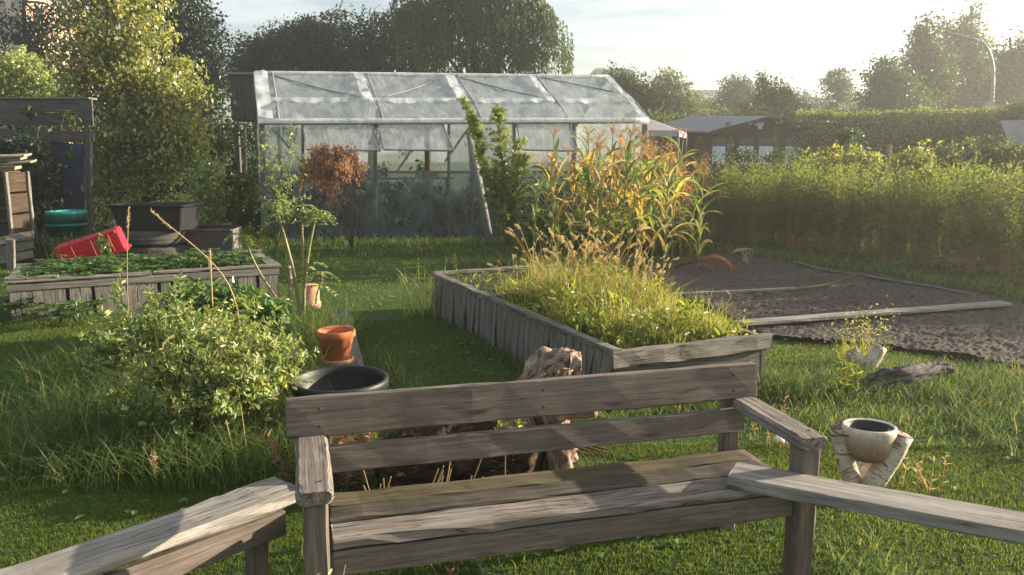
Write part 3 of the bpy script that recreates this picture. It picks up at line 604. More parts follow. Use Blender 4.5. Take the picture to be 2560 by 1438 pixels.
for k in range(14):
    a_ = rng.uniform(-2.9, 0.3); z_ = rng.uniform(0.12, 0.56); r_ = 0.13 + rng.uniform(0, 0.02); c_ = p + A(0.03 + r_ * math.cos(a_), r_ * math.sin(a_), z_); t_ = A(-math.sin(a_), math.cos(a_), 0)
    g.board(c_, c_ + A(math.cos(a_) * 0.03, math.sin(a_) * 0.03, rng.uniform(0.04, 0.10)) + t_ * rng.normal(0, 0.02), rng.uniform(0.012, 0.03), 0.006, A(math.cos(a_), math.sin(a_), 0.2), seg=3, jit=0.003)
g.build('bark', M['log'], tr)
knotty([p + A(0.0, -0.02, 0.28), p + A(0.16, -0.06, 0.30), p + A(0.27, -0.09, 0.30)], (0.07, 0.06, 0.05), 18, 0.2, 18, 4.0).build('branch_stub', M['log'], tr, True)
knotty([p + A(0.06, -0.28, 0), p + A(0.07, -0.27, 0.14), p + A(0.08, -0.26, 0.25)], (0.075, 0.07, 0.062), 18, 0.14, 12, 5.0).build('trunk', M['log'], tr, True)
o = knotty([A(-0.62, 3.55, 0.11), A(-0.35, 3.72, 0.14), A(-0.08, 3.74, 0.13), A(0.12, 3.66, 0.10)], (0.12, 0.16, 0.15, 0.13), 24, 0.22, 30, 6.0).build('rotten_log', M['rotten'], smooth=True)
tag(o, 'dark rotten log lying on the grass behind the bench seat', 'log')
a = [G(2160, 980, 0.0), G(2200, 958, 0.05), G(2262, 945, 0.085), G(2330, 930, 0.075), G(2370, 922, 0.085)]
tr = thing('old_log', 'grey cracked log lying in long grass at the edge of the dug soil', 'log', (a[2][0], a[2][1], 0))
knotty(a, (0.04, 0.085, 0.075, 0.06, 0.05), 22, 0.28, 40, 2.4).build('trunk', M['oldlog'], tr, True)
knotty([a[0] + A(0.05, -0.02, 0.03), a[1] + A(0.03, -0.16, -0.06), a[1] + A(0.09, -0.28, -0.08)], (0.05, 0.04, 0.03), 12, 0.3, 12, 2.9).build('branch_stub', M['oldlog'], tr, True)
b = G(2165, 925, 0)
tr = thing('birch_log_stand', 'low forked birch log stand half hidden in grass at the soil edge', 'plant stand', b)
for q, w in ((D(2128, 880, b[1]), 0.05), (D(2200, 868, b[1] + 0.05), 0.055)):
    MB().tube([b + (q - b) * t for t in np.linspace(0, 1, 6)], w, 12, True, 0.05).build('log', M['birchlog'], tr, True)
    MB().tube([q, q + nrm(q - b) * 0.006], w * 0.92, 12).build('cut_end', M['pale'], tr)
# garden fork head lying on the grass
f0 = G(1452, 1140, 0.06); fk = thing('garden_fork', 'old garden fork with bent steel tines on the grass behind the bench', 'garden fork', (f0[0], f0[1], 0))
for k in range(5):
    a = D(1420 + k * 22, 1128 - k * 2, f0[1] + 0.02); MB().tube(curve([D(1340 + 0 * k, 1105, f0[1] + 0.15), a, a + A(0.05, -0.12, -0.04), a + A(0.055, -0.2, -0.075)], 9), (0.0045, 0.0045, 0.0045, 0.0045, 0.004, 0.004, 0.0035, 0.003, 0.002), 6).build('tine', M['rustywire'], fk, True)
a = D(1340, 1105, f0[1] + 0.15); MB().tube([a, a + A(-0.5, 0.4, -0.03)], 0.016, 8).build('handle', M['brown'], fk, True)
# ------------------------------------------------------------------ foliage builders
def blobs(Y, *bl):
    """crown lobes surveyed at distance Y: (px, py, half width, half height in photo pixels)"""
    k = Y / FPX * 1.01
    return [(D(b[0], b[1], Y + (b[4] if len(b) > 4 else 0)), A(b[2] * k, (b[2] + b[3]) / 2 * k * 0.8, b[3] * k)) for b in bl]
def crown(mb, bl, n, size, rc=0.35, cheap=True, shell=0.42, down=0.4, per=48, aspect=0.55, r=rng):
    vol = np.array([np.prod(b[1]) ** 0.72 for b in bl]); cnt = np.maximum(1, (n * vol / vol.sum() / per)).astype(int)
    for (c, ra), k in zip(bl, cnt):
        d = unit(k, r); q = c + d * ra * (r.uniform(0.08, 1, k) ** shell)[:, None] * (1 + 0.10 * r.normal(size=(k, 1)))
        rr = rc * r.uniform(0.5, 1.4, k)
        P = np.repeat(q, per, 0) + np.clip(r.normal(0, 0.5, (k * per, 3)), -0.85, 0.85) * np.repeat(rr, per)[:, None] * A(1, 1, 0.8)
        nn = nrm(np.repeat(d, per, 0) * 0.5 + unit(k * per, r) + A(0, 0, 0.35)); ax = nrm(unit(k * per, r) - A(0, 0, down))
        L = size * r.uniform(0.42, 1.55, k * per)
        mb.leaves(P, ax, nn, L, L * aspect, cheap=cheap)
    return mb
def limbs(mb, base, top, r0, bl, nb=10, r1=None, wobble=0.03, r=rng):
    h = np.linalg.norm(top - base); t = np.linspace(0, 1, 10)[:, None]
    pts = base * (1 - t) + top * t + r.normal(0, wobble * h * 0.3, (10, 3)) * A(1, 1, 0) * t
    mb.tube(pts, np.linspace(r0, r0 * 0.25 if r1 is None else r1, 10), 9, True, 0.04)
    for _ in range(nb):
        c, ra = bl[r.integers(len(bl))]; e = c + unit(1, r)[0] * ra * 0.85; k = r.integers(3, 9); s = pts[k]
        m = (s + e) / 2 + A(0, 0, 0.06 * h * r.uniform(-0.3, 1))
        mb.tube(curve([s, m, e], 8), np.linspace(r0 * 0.3, r0 * 0.05, 8), 5)
    return mb
def tree(name, label, cat, base, top, bl, n, size, mat, r0=0.12, bark='bark', group=None, rc=0.35, nb=10, **kw):
    T = thing(name, label, cat, base, group)
    limbs(MB(), A(*base), A(*top), r0, bl, nb).build('trunk', M[bark], T, True)
    crown(MB(), bl, n, size, rc, **kw).build('crown', M[mat], T)
    return T
def ribbon(mb, p0, az, L, w, el=1.1, bend=2.2, seg=7, twist=0.0, r=rng):
    """one long arching leaf: leaves at elevation el and bends over by bend radians"""
    t = np.linspace(0, 1, seg + 1); e = el - bend * t ** 1.4; ds = L / seg
    h = A(math.cos(az), math.sin(az), 0); P = [A(*p0)]
    for i in range(seg): P.append(P[-1] + h * math.cos(e[i]) * ds + A(0, 0, math.sin(e[i]) * ds))
    P = np.array(P); sd0 = A(-h[1], h[0], 0); V = []
    for i in range(seg + 1):
        u = t[i]; ww = w * (0.55 + 1.3 * u) * (1 - u) ** 0.75 * 1.1 if u < 1 else 0.002
        nn = A(-h[0] * math.sin(e[min(i, seg)]), -h[1] * math.sin(e[min(i, seg)]), math.cos(e[min(i, seg)]))
        tw = twist * u; sd = sd0 * math.cos(tw) + nn * math.sin(tw); nn = nn * math.cos(tw) - sd0 * math.sin(tw)
        V += [P[i] - sd * ww / 2 + nn * ww * 0.18, P[i], P[i] + sd * ww / 2 + nn * ww * 0.18]
    mb.add(np.array(V), [[i * 3 + k, i * 3 + k + 1, i * 3 + k + 4, i * 3 + k + 3] for i in range(seg) for k in (0, 1)])
def sprig(mb_stem, mb_leaf, pts, r0, nleaf, L, droop=0.2, r=rng, start=0.15, aspect=0.5, up=0.3):
    pts = curve(pts, 12); mb_stem.tube(pts, np.linspace(r0, r0 * 0.3, 12), 5)
    u = r.uniform(start, 1, nleaf); i = np.clip((u * 11).astype(int), 0, 10); f = (u * 11 - i)[:, None]; P = pts[i] * (1 - f) + pts[i + 1] * f
    tn = nrm(pts[i + 1] - pts[i]); out = nrm(np.cross(tn, unit(nleaf, r)))
    mb_leaf.leaves(P, nrm(out + tn * 0.5 + A(0, 0, up - droop)), nrm(tn + unit(nleaf, r) * 0.5), L * r.uniform(0.6, 1.3, nleaf), L * aspect, cheap=False)

# ------------------------------------------------------------------ left side: wooden screen, door, boxes, crates
YS = 14.5
sh = thing('garden_shed', 'dark weathered timber shed front with a blue-grey door at the left edge', 'shed', D(120, 575, YS) * A(1, 1, 0))
MB().board(D(-420, 262, YS), D(231, 264, YS), 0.24, 0.03, (0, -1, 0), seg=8).build('fascia_board', M['greydark'], sh)
MB().board(D(-420, 296, YS + 0.01), D(233, 298, YS + 0.01), 0.22, 0.03, (0, -1, 0), seg=8).build('fascia_board', M['greydark'], sh)
MB().board(D(-420, 247, YS + 0.1), D(233, 247, YS + 0.1), 0.3, 0.03, (0, 0, 1)).build('roof_edge', M['grey'], sh)
MB().board(D(-420, 340, YS + 0.02), D(235, 342, YS + 0.02), 0.2, 0.08, (0, -1, 0)).build('lintel', M['greydark'], sh)
for px in (122, 226): MB().board(D(px, 640, YS) * A(1, 1, 0), D(px - 3, 322, YS), 0.09, 0.09, (0, -1, 0)).build('post', M['greydark'], sh)
dr = MB().board(D(172, 640, YS + 0.05) * A(1, 1, 0) + A(0, 0, 0.03), D(170, 358, YS + 0.05), 0.62, 0.04, (0, -1, 0)).build('door', M['darkblue'], sh)
MB().box(D(205, 470, YS + 0.01), (0.03, 0.04, 0.12)).build('handle', M['metal'], dr)
g = MB()
for k, px in enumerate(range(-400, 118, 22)): g.board(D(px, 640, YS + 0.12) * A(1, 1, 0), D(px, 325, YS + 0.12), 0.155, 0.02, (0, -1, 0), seg=3)
g.build('wall', M['greydark'], sh)
bl = blobs(13.9, (50, 360, 50, 35), (95, 440, 40, 80), (20, 430, 60, 60), (110, 540, 40, 60), (125, 470, 22, 70))
tree('climbing_plant', 'dark leafy climber sprawling over the blue-door shed front', 'climber', D(100, 620, 13.9) * A(1, 1, 0), D(90, 320, 13.9), bl, 3600, 0.10, 'dark', 0.03, rc=0.16, nb=14)
bl = blobs(14.2, (160, 300, 18, 30), (80, 275, 30, 14), (165, 390, 25, 20))
tree('climbing_plant', 'paler climber sprays hanging from the top of the shed front', 'climber', D(150, 330, 13.75), D(165, 262, 13.7), bl, 260, 0.09, 'mid', 0.012, rc=0.12, nb=5)
YI = 11.4
ih = thing('crate_shelf', 'open shelf of stacked wooden fruit crates with boards heaped on top', 'shelf', D(20, 650, YI) * A(1, 1, 0))
x0, x1 = D(-200, 500, YI)[0], D(20, 500, YI)[0]; zt, zb = D(0, 430, YI)[2], D(0, 590, YI)[2]
for k in range(5):
    z = zb + (zt - zb) * (k + 0.5) / 5; MB().board(A(x0, YI + 0.5, z), A(x1 - 0.04, YI + 0.5, z), (zt - zb) / 5 * 0.86, 0.018, (0, -1, 0)).build('back_board', M['shadedcrate'], ih)
for y in (YI, YI + 0.52): MB().board(A(x1, y, zb - 0.03), A(x1, y, zt), 0.05, 0.05, (1, 0, 0)).build('upright', M['grey'], ih)
for k in range(3): z = zb + (zt - zb) * (k + 0.5) / 3; MB().board(A(x1 - 0.02, YI, z), A(x1 - 0.02, YI + 0.52, z), (zt - zb) / 3 * 0.9, 0.016, (1, 0, 0)).build('side_board', M['shadedcrate'], ih)
MB().board(A(x0, YI + 0.16, zb), A(x1, YI + 0.16, zb), 0.4, 0.02, (0, 0, 1)).build('base_board', M['brown'], ih)
MB().board(A(x0, YI + 0.16, zt), A(x1, YI + 0.16, zt), 0.4, 0.02, (0, 0, 1)).build('top_board', M['brown'], ih)
for a, b, w in (((-80, 428), (45, 420), 0.16), ((-80, 424), (46, 417), 0.14), ((-70, 415), (84, 403), 0.2), ((-70, 394), (70, 388), 0.22), ((-70, 404), (60, 396), 0.15)):
    tag(MB().board(D(*a, YI + rng.uniform(0, 0.15)), D(*b, YI + 0.1), w, 0.024, (0, -0.15, 1), seg=5, jit=0.004).build('loose_board', M['pale']), 'short pale board in the heap on top of the crate shelf', 'board', 'boards heaped on the crate shelf')
cb = thing('compost_box', 'rough box of split boards below the crate shelf', 'compost box', D(20, 660, 10.9) * A(1, 1, 0))
for y, yy in ((598, 0), (622, 0.02), (646, 0.0)): MB().board(D(-90, y + 22, 10.9 + yy), D(84, y - 12, 11.2 + yy), 0.11, 0.025, (0, -1, 0.1), seg=5, jit=0.005).build('side_board', M['grey'], cb)
MB().board(D(30, 690, 10.95) * A(1, 1, 0), D(26, 600, 10.95), 0.11, 0.05, (0, -1, 0)).build('post', M['grey'], cb)
for k, px in enumerate((-40, 60, 100)): MB().board(D(px, 690, 11.5) * A(1, 1, 0), D(px, 610, 11.5), 0.3, 0.02, (0, -1, 0)).build('back_board', M['rotten'], cb)
YT = 12.3
p = D(165, 527, YT)
br = lathe_obj([(0.001, 0.04), (0.24, 0.04), (0.275, 0.55), (0.268, p[2] - 0.01), (0.275, p[2]), (0.29, p[2] - 0.004), (0.29, p[2] - 0.05), (0.282, p[2] - 0.055), (0.29, 0.55), (0.275, p[2] - 0.16), (0.25, 0.0), (0.001, 0.0)], 'rain_barrel', M['teal'], (p[0], YT, 0), 'turquoise plastic barrel standing in front of the blue door', 'barrel')
# red crate lying tipped over
cx = D(232, 622, 10.7); ca = R(17); ux = A(math.cos(ca) * 0.96, 0.27, math.sin(ca)); ux = nrm(ux); uy = nrm(A(-0.26, 0.96, 0.12)); uz = np.cross(ux, uy)
cr = thing('crate', 'tipped bright red plastic crate lying on the strawberry bed edge', 'crate', (cx[0], cx[1], cx[2] - 0.18))
def cpt(a, b, c): return cx + ux * a + uy * b + uz * c
MB().board(cpt(-0.40, 0, 0.16), cpt(0.40, 0, 0.16), 0.30, 0.022, uz, c=0.006, jit=0).build('base', M['red'], cr)
for s in (-1, 1): MB().board(cpt(-0.40, 0.145 * s, 0.01), cpt(0.40, 0.145 * s, 0.01), 0.28, 0.014, uy * s, c=0.004, jit=0).build('side', M['red'], cr)
for s in (-1, 1): MB().board(cpt(0.40 * s, -0.14, 0.01), cpt(0.40 * s, 0.14, 0.01), 0.28, 0.014, ux * s, c=0.004, jit=0).build('end', M['red'], cr)
q = MB()
for s in (-1, 1): q.board(cpt(-0.425, 0.16 * s, -0.13), cpt(0.425, 0.16 * s, -0.13), 0.035, 0.03, uz, c=0.006, jit=0)
for s in (-1, 1): q.board(cpt(0.42 * s, -0.15, -0.13), cpt(0.42 * s, 0.15, -0.13), 0.035, 0.03, uz, c=0.006, jit=0)
for s in (-0.36, 0.36): q.board(cpt(s, -0.155, 0.15), cpt(s, 0.155, 0.15), 0.05, 0.05, uz, c=0.008, jit=0)
q.build('rim', M['red'], cr)
for k in (-0.24, -0.17, -0.08): MB().board(cpt(k, -0.02, 0.174), cpt(k + 0.03, -0.02, 0.174), 0.03, 0.006, uz, c=0.002, jit=0).build('drain_hole', M['blackplastic'], cr)
for s in (-0.2, 0.05, 0.28): MB().board(cpt(s, -0.154, -0.1), cpt(s, -0.154, 0.14), 0.02, 0.012, -uy, c=0.003, jit=0).build('rib', M['red'], cr)
# tyre, tub, box
YU = 12.1; tcx = D(388, 600, YU)[0]
TP = np.array([(0.28, 0.02), (0.36, 0.0), (0.47, 0.01), (0.515, 0.05), (0.525, 0.10), (0.515, 0.115), (0.527, 0.13), (0.528, 0.19), (0.517, 0.2), (0.525, 0.215), (0.515, 0.27), (0.47, 0.31), (0.36, 0.32), (0.28, 0.30), (0.27, 0.28), (0.40, 0.25), (0.42, 0.16), (0.40, 0.06), (0.27, 0.04), (0.28, 0.02)]) * A(1, 0.74)
for z_, dx, lab in ((0.0, 0.03, 'dark lower tyre of the two stacked behind the strawberry bed'), (0.238, 0.0, 'grey-brown upper tyre lying flat directly under the black plastic tub')):
    tag(MB().lathe(TP, (tcx + dx, YU, z_), 64).build('tyre', M['rubber'], smooth=True), lab, 'tyre')
def tub(name, c, l0, w0, l1, w1, h, mat, rz, th=0.02, rim=0.035):
    g = MB(); n = 9
    def ring(l, w, z, r):
        P = []
        for sx, sy, a0 in ((1, 1, 0), (-1, 1, 90), (-1, -1, 180), (1, -1, 270)):
            for a in np.linspace(a0, a0 + 90, n): P.append((sx * (l / 2 - r) + r * math.cos(R(a)), sy * (w / 2 - r) + r * math.sin(R(a)), z))
        P = np.array(P); ca, sa = math.cos(rz), math.sin(rz)
        return np.stack([P[:, 0] * ca - P[:, 1] * sa, P[:, 0] * sa + P[:, 1] * ca, P[:, 2]], 1) + A(*c)
    prof = [(l0 - 0.2, w0 - 0.2, 0.0, 0.02), (l0, w0, 0.0, 0.06), (l1, w1, h - 0.05, 0.07), (l1 + rim * 1.6, w1 + rim * 1.6, h - 0.03, 0.09), (l1 + rim * 2, w1 + rim * 2, h, 0.09), (l1, w1, h, 0.07), (l1 - th * 2, w1 - th * 2, h - 0.02, 0.06), (l0 - th * 2, w0 - th * 2, th, 0.05), (l0 - 0.25, w0 - 0.25, th, 0.02)]
    m = 4 * n; V = np.concatenate([ring(*p) for p in prof])
    q = [[i * m + j, i * m + (j + 1) % m, (i + 1) * m + (j + 1) % m, (i + 1) * m + j] for i in range(len(prof) - 1) for j in range(m)]
    t = [[j, k, 0] for j, k in ((b + 1, b) for b in range(1, m - 1))]; e = (len(prof) - 1) * m
    t += [[e, e + b, e + b + 1] for b in range(1, m - 1)]
    return g.add(V, q, t).build(name, mat, smooth=False)
tb = tub('mortar_tub', (D(396, 580, YU - 0.1)[0], YU - 0.1, 0.477), 0.98, 0.56, 1.12, 0.68, 0.385, M['blackplastic'], R(-4))
tag(tb, 'big black plastic mortar tub resting on the old tyre', 'tub')
YX = 12.0
bx = thing('metal_box', 'low dark rusty open box with a paler right end beside the tyre', 'box', D(535, 650, YX) * A(1, 1, 0))
xa, xb = D(468, 600, YX)[0], D(580, 600, YX)[0]; zt = D(0, 574, YX + 0.5)[2]
MB().board(A(xa, YX, 0.225), A(xb, YX, 0.225), 0.44, 0.02, (0, -1, 0.1)).build('front_panel', M['darksteel'], bx)
MB().board(A(xa, YX + 0.55, 0.24), A(xb - 0.05, YX + 0.55, 0.24), 0.5, 0.02, (0, -1, 0)).build('back_panel', M['darksteel'], bx)
for x in (xa, xb): MB().board(A(x, YX + 0.01, 0.235), A(x - 0.04, YX + 0.54, 0.235), 0.46, 0.03, (1, 0, 0)).build('end_panel', M['grey'] if x == xb else M['darksteel'], bx)  # right end panel takes a paler material than the other panels
MB().board(A(xa, YX - 0.02, 0.462), A(xb, YX - 0.02, 0.462), 0.05, 0.03, (0, 0, 1)).build('rim', M['greydark'], bx)
setting(MB().quad((xa, YX, 0.36), (xb, YX, 0.36), (xb, YX + 0.54, 0.36), (xa, YX + 0.54, 0.36), 8, 6, 0.02, lambda u, v: wob(u * 9, v * 9)).build('box_fill', M['soilbrown'], bx), 'stuff')
# trellis frame and clad hut behind the greenhouse end
YF = 17.6
tf = thing('trellis_frame', 'bare wooden post frame with crossbar beside the greenhouse end', 'trellis', D(580, 560, YF) * A(1, 1, 0))
for px, w in ((548, 0.055), (557, 0.045), (612, 0.06)): MB().board(D(px + 6, 600, YF) * A(1, 1, 0), D(px, 312, YF), w, 0.05, (0, -1, 0)).build('post', M['pale'], tf)
for a, b in (((540, 312), (618, 310)), ((548, 364), (636, 366))): MB().board(D(*a, YF - 0.05), D(*b, YF - 0.05), 0.045, 0.04, (0, -1, 0)).build('crossbar', M['pale'], tf)
YH = 18.6
ht = thing('clad_hut', 'small grey board-clad hut on posts behind the left end of the greenhouse', 'hut', D(612, 560, YH) * A(1, 1, 0))
g = MB(); xa, xb = D(581, 300, YH)[0], D(700, 300, YH)[0]; zt, zb = D(0, 188, YH)[2], D(0, 300, YH)[2]
for k in range(9): x = xa + (xb - xa) * (k + 0.5) / 9; g.board(A(x, YH, zb), A(x, YH, zt), (xb - xa) / 9 * 0.96, 0.03, (0, -1, 0), seg=2)
for k in range(7): y = YH + 0.07 + 0.16 * k; g.board(A(xa, y, zb), A(xa, y, zt), 0.15, 0.03, (-1, 0, 0), seg=2)
g.build('wall', M['greydark'], ht)
MB().board(A(xa - 0.06, YH + 0.5, zt + 0.03), A(xb + 0.06, YH + 0.5, zt + 0.03), 1.25, 0.04, (0, 0, 1)).build('roof', M['metal'], ht)
MB().board(A(xa, YH + 0.5, zb), A(xb, YH + 0.5, zb), 1.0, 0.03, (0, 0, 1)).build('floor', M['greydark'], ht)
for x in (xa + 0.06, xb - 0.06): MB().board(A(x, YH + 0.1, 0), A(x, YH + 0.1, zb), 0.1, 0.1, (0, -1, 0)).build('post', M['greydark'], ht)

# ------------------------------------------------------------------ greenhouse
EL, ER = D(652, 303, 14.4), D(1616, 300, 16.1)
RL, RRt = D(640, 184, 16.1), D(1521, 194, 17.8)
wu = nrm((ER - EL) * A(1, 1, 0)); wnn = A(wu[1], -wu[0], 0)                 # along the wall; outwards
def W(px, py, out=0.0):
    d = ray(px, py); o = A(0, 0, CAM_H) ; c = EL + wnn * out; t = (c - o).dot(wnn) / d.dot(wnn); return o + d * t
def foot(p): return A(p[0], p[1], 0.0)
BLk, BRk = A(*(2 * RL - EL)[:2], EL[2]), A(*(2 * RRt - ER)[:2], ER[2])
gh = thing('greenhouse', 'long polytunnel greenhouse of milky film on timber posts with flaps propped open', 'greenhouse', foot((EL + BRk) / 2))
def rf(u, t):  # roof point: u along, t from eave (0) to ridge (1); softly rounded at the eave
    e, r = EL * (1 - u) + ER * u, RL * (1 - u) + RRt * u
    return e * (1 - t) + r * t + A(0, 0, 0.05 * math.sin(math.pi * min(t * 1.6, 1.0)))
def roofgrid(u0, u1, t0, t1, nu, nv, lift=0.0, amp=0.02, seed=0.0):
    u, t = np.meshgrid(np.linspace(u0, u1, nu + 1), np.linspace(t0, t1, nv + 1)); P = np.array([[rf(a, b) for a, b in zip(x, y)] for x, y in zip(u, t)])
    N = nrm(np.cross(ER - EL, RL - EL)); N = N if N[2] > 0 else -N
    P = P + N * (lift + amp * (wob(u * 26, t * 9, 1.0, seed) + 1.1 * (1 - np.abs(np.sin(u * 41 + t * 6 + 1.5 * wob(u * 9, t * 7, 1.0, seed)))) ** 5 + 0.9 * (1 - np.abs(np.sin(u * 23 - t * 11 + seed))) ** 6) - 0.03 * np.sin(np.clip((u * 4) % 1, 0, 1) * math.pi))[..., None]
    w = nu + 1; j, i = np.meshgrid(np.arange(nv), np.arange(nu), indexing='ij')
    gc = np.stack([u * 7.3, t * 2.2, 0 * u], -1)
    return MB().add(P.reshape(-1, 3), np.stack([j * w + i, j * w + i + 1, (j + 1) * w + i + 1, (j + 1) * w + i], -1).reshape(-1, 4), g=gc.reshape(-1, 3))
roofgrid(0, 1, 0.28, 1.0, 72, 14, 0.02, 0.016).build('roof_film', M['filmroof'], gh, True)
roofgrid(0, 0.985, 0.0, 0.33, 72, 8, 0.045, 0.016, 1.7).build('roof_film', M['filmroof'], gh, True)
g = MB()
for u0, u1, s in ((0.03, 0.22, 0.5), (0.25, 0.52, 1.5), (0.55, 0.76, 2.5), (0.8, 0.9, 3.5)):        # ruffled lap where the two sheets meet
    uu = np.linspace(u0, u1, 34); P = []
    for a in uu:
        w = 0.04 + 0.018 * math.sin(a * 47 + s) + 0.012 * math.sin(a * 131); b = rf(a, 0.335) + A(0, -0.02, 0.075); P += [b, b + A(0, -0.05, -0.03 - w), b + A(0.0, -0.09, -0.05 - 2.0 * w)]
    g.add(np.array(P), [[i * 3 + k, i * 3 + k + 1, i * 3 + k + 4, i * 3 + k + 3] for i in range(33) for k in (0, 1)])
g.build('film_hem', M['filmband'], gh, True)
for u, w in ((0.012, 0.034), (0.270, 0.026), (0.520, 0.028), (0.760, 0.020), (0.990, 0.016)):
    roofgrid(u - w / 2, u + w / 2, 0.30 if 0.1 < u < 0.9 else 0.0, 1.0, 4, 22, 0.06, 0.03, u * 9).build('film_strip', M['filmband'], gh, True)
    MB().tube([rf(u + w * 0.9, t) + A(0, -0.01, 0.03) for t in np.linspace(0.0, 1, 8)], 0.016, 7).build('rafter', M['metal'], gh, True)
for (u0, t0), (u1, t1) in (((0.03, 0.98), (0.255, 0.42)), ((0.30, 0.40), (0.51, 0.95)), ((0.55, 0.95), (0.74, 0.45)), ((0.79, 0.97), (0.98, 0.62))):
    MB().tube([rf(u0 + (u1 - u0) * s, t0 + (t1 - t0) * s) + A(0, 0, 0.012) for s in np.linspace(0, 1, 8)], 0.012, 6).build('brace', M['metal'], gh, True)
MB().tube([rf(s, 0.0) + A(0, -0.03, -0.01) for s in np.linspace(-0.004, 1.004, 24)], 0.052, 12, True, 0.03).build('eave_pole', M['filmband'], gh, True)
MB().tube([rf(s, 0.0) + A(0, -0.075, -0.055) for s in np.linspace(0.0, 1.0, 24)], 0.018, 8, True, 0.03).build('eave_pole', M['strut'], gh, True)
MB().tube([rf(s, 1.0) + A(0, 0, 0.02) for s in np.linspace(0, 1, 24)], 0.035, 10, True, 0.05).build('ridge_pole', M['filmband'], gh, True)
MB().quad(RL, RRt, BRk, BLk, 40, 8, 0.02, lambda u, v: wob(u * 20, v * 8)).build('roof_film', M['filmroof'], gh, True)
MB().quad(foot(BLk), foot(BRk), BRk, BLk, 40, 8, 0.02, lambda u, v: wob(u * 20, v * 8)).build('wall_film', M['filmwall'], gh, True)
for e, r_, b in ((EL, RL, BLk), (ER, RRt, BRk)):
    g = MB(); g.quad(foot(e), foot(b), b, e, 16, 8, 0.02, lambda u, v: wob(u * 9, v * 8)); g.add([e, b, r_ ], t=[[0, 1, 2]]); g.build('end_film', M['filmwall'], gh, True)
    MB().tube([e, r_], 0.05, 10).build('gable_pole', M['filmband'], gh, True); MB().tube([b, r_], 0.05, 8).build('gable_pole', M['strut'], gh, True)
    MB().board(foot(b), b, 0.09, 0.09, wnn).build('post', M['grey'], gh)
SILL = 430
def panel(px0, px1, y0, y1, name='wall_film', mat='filmwall', seed=0.0, nu=24, amp=0.018):
    MB().quad(W(px0, y1), W(px1, y1), W(px1, y0), W(px0, y0), nu, 10, amp, lambda u, v: wob(u * px1 * 0.02 + seed, v * 6, 1.2, seed) + 1.2 * (1 - np.abs(np.sin(u * 9 + v * 2 + seed))) ** 5).build(name, M[mat], gh, True)
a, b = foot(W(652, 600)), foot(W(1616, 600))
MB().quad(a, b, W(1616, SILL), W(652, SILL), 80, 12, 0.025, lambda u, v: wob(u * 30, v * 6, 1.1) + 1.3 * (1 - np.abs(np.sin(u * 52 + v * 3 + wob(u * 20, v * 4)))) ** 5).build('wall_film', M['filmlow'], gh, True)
panel(652, 757, 306, SILL, seed=1); panel(1120, 1285, 306, SILL, seed=2); panel(1434, 1616, 306, SILL, seed=3)
for px, w in ((655, 0.10), (757, 0.055), (938, 0.075), (1122, 0.05), (1180, 0.07), (1285, 0.06), (1434, 0.06), (1612, 0.11)):
    p = W(px, 310, -0.05); MB().board(foot(W(px + (6 if px < 700 else 0), 600, -0.05)), p, w, w, wnn).build('post', M['grey'], gh)
p0, p1 = W(655, SILL, -0.02), W(1614, SILL, -0.02); MB().board(p0, p1, 0.05, 0.045, (0, 0, 1), seg=12).build('sill_rail', M['strut'], gh)
for a, b in (((685, 325), (775, SILL)), ((1027, 378), (992, SILL)), ((1095, 434), (1010, 550)), ((1168, 325), (1112, 405)), ((1602, 330), (1560, 385)), ((1330, 440), (1420, 560)), ((700, 560), (760, 440))):
    MB().board(W(*a, -0.03), W(*b, -0.03), 0.035, 0.03, wnn).build('brace', M['strut'], gh)
for px0, px1, sk in ((757, 938, 8), (943, 1112, 12), (1290, 1430, 4)):
    fl = MB(); t0, t1 = W(px0, 309, 0.02), W(px1 - 6, 309, 0.02); o_ = 0.42; zb_ = 1.66
    q0, q1 = t0 + wnn * o_ + wu * sk * 0.007, t1 + wnn * o_ + wu * sk * 0.012; q0[2] = zb_ + 0.02; q1[2] = zb_
    f = fl.quad(q0, q1, t1, t0, 14, 8, 0.014, lambda u, v: wob(u * 5, v * 4, 1.3, px0)).build('vent_flap', M['filmflap'], gh, True)
    g = MB(); g.board(q0, q1, 0.03, 0.025, wnn); g.board(t0, q0, 0.025, 0.025, wu); g.board(t1, q1, 0.025, 0.025, wu); g.build('frame', M['strut'], f)
    MB().board(q1 - wu * 0.08, q1 - wu * 0.1 - A(0, 0, 0.1) - wnn * 0.05, 0.05, 0.03, wnn).build('prop', M['strut'], f)
# leaning prop post
tag(MB().tube([foot(D(1226, 612, 14.05)), D(1196, 450, 14.6), W(1174, 340, 0.06)], (0.075, 0.07, 0.06), 14, True, 0.04).build('leaning_post', M['strut'], smooth=True), 'thick grey round post leaning against the greenhouse front', 'post')
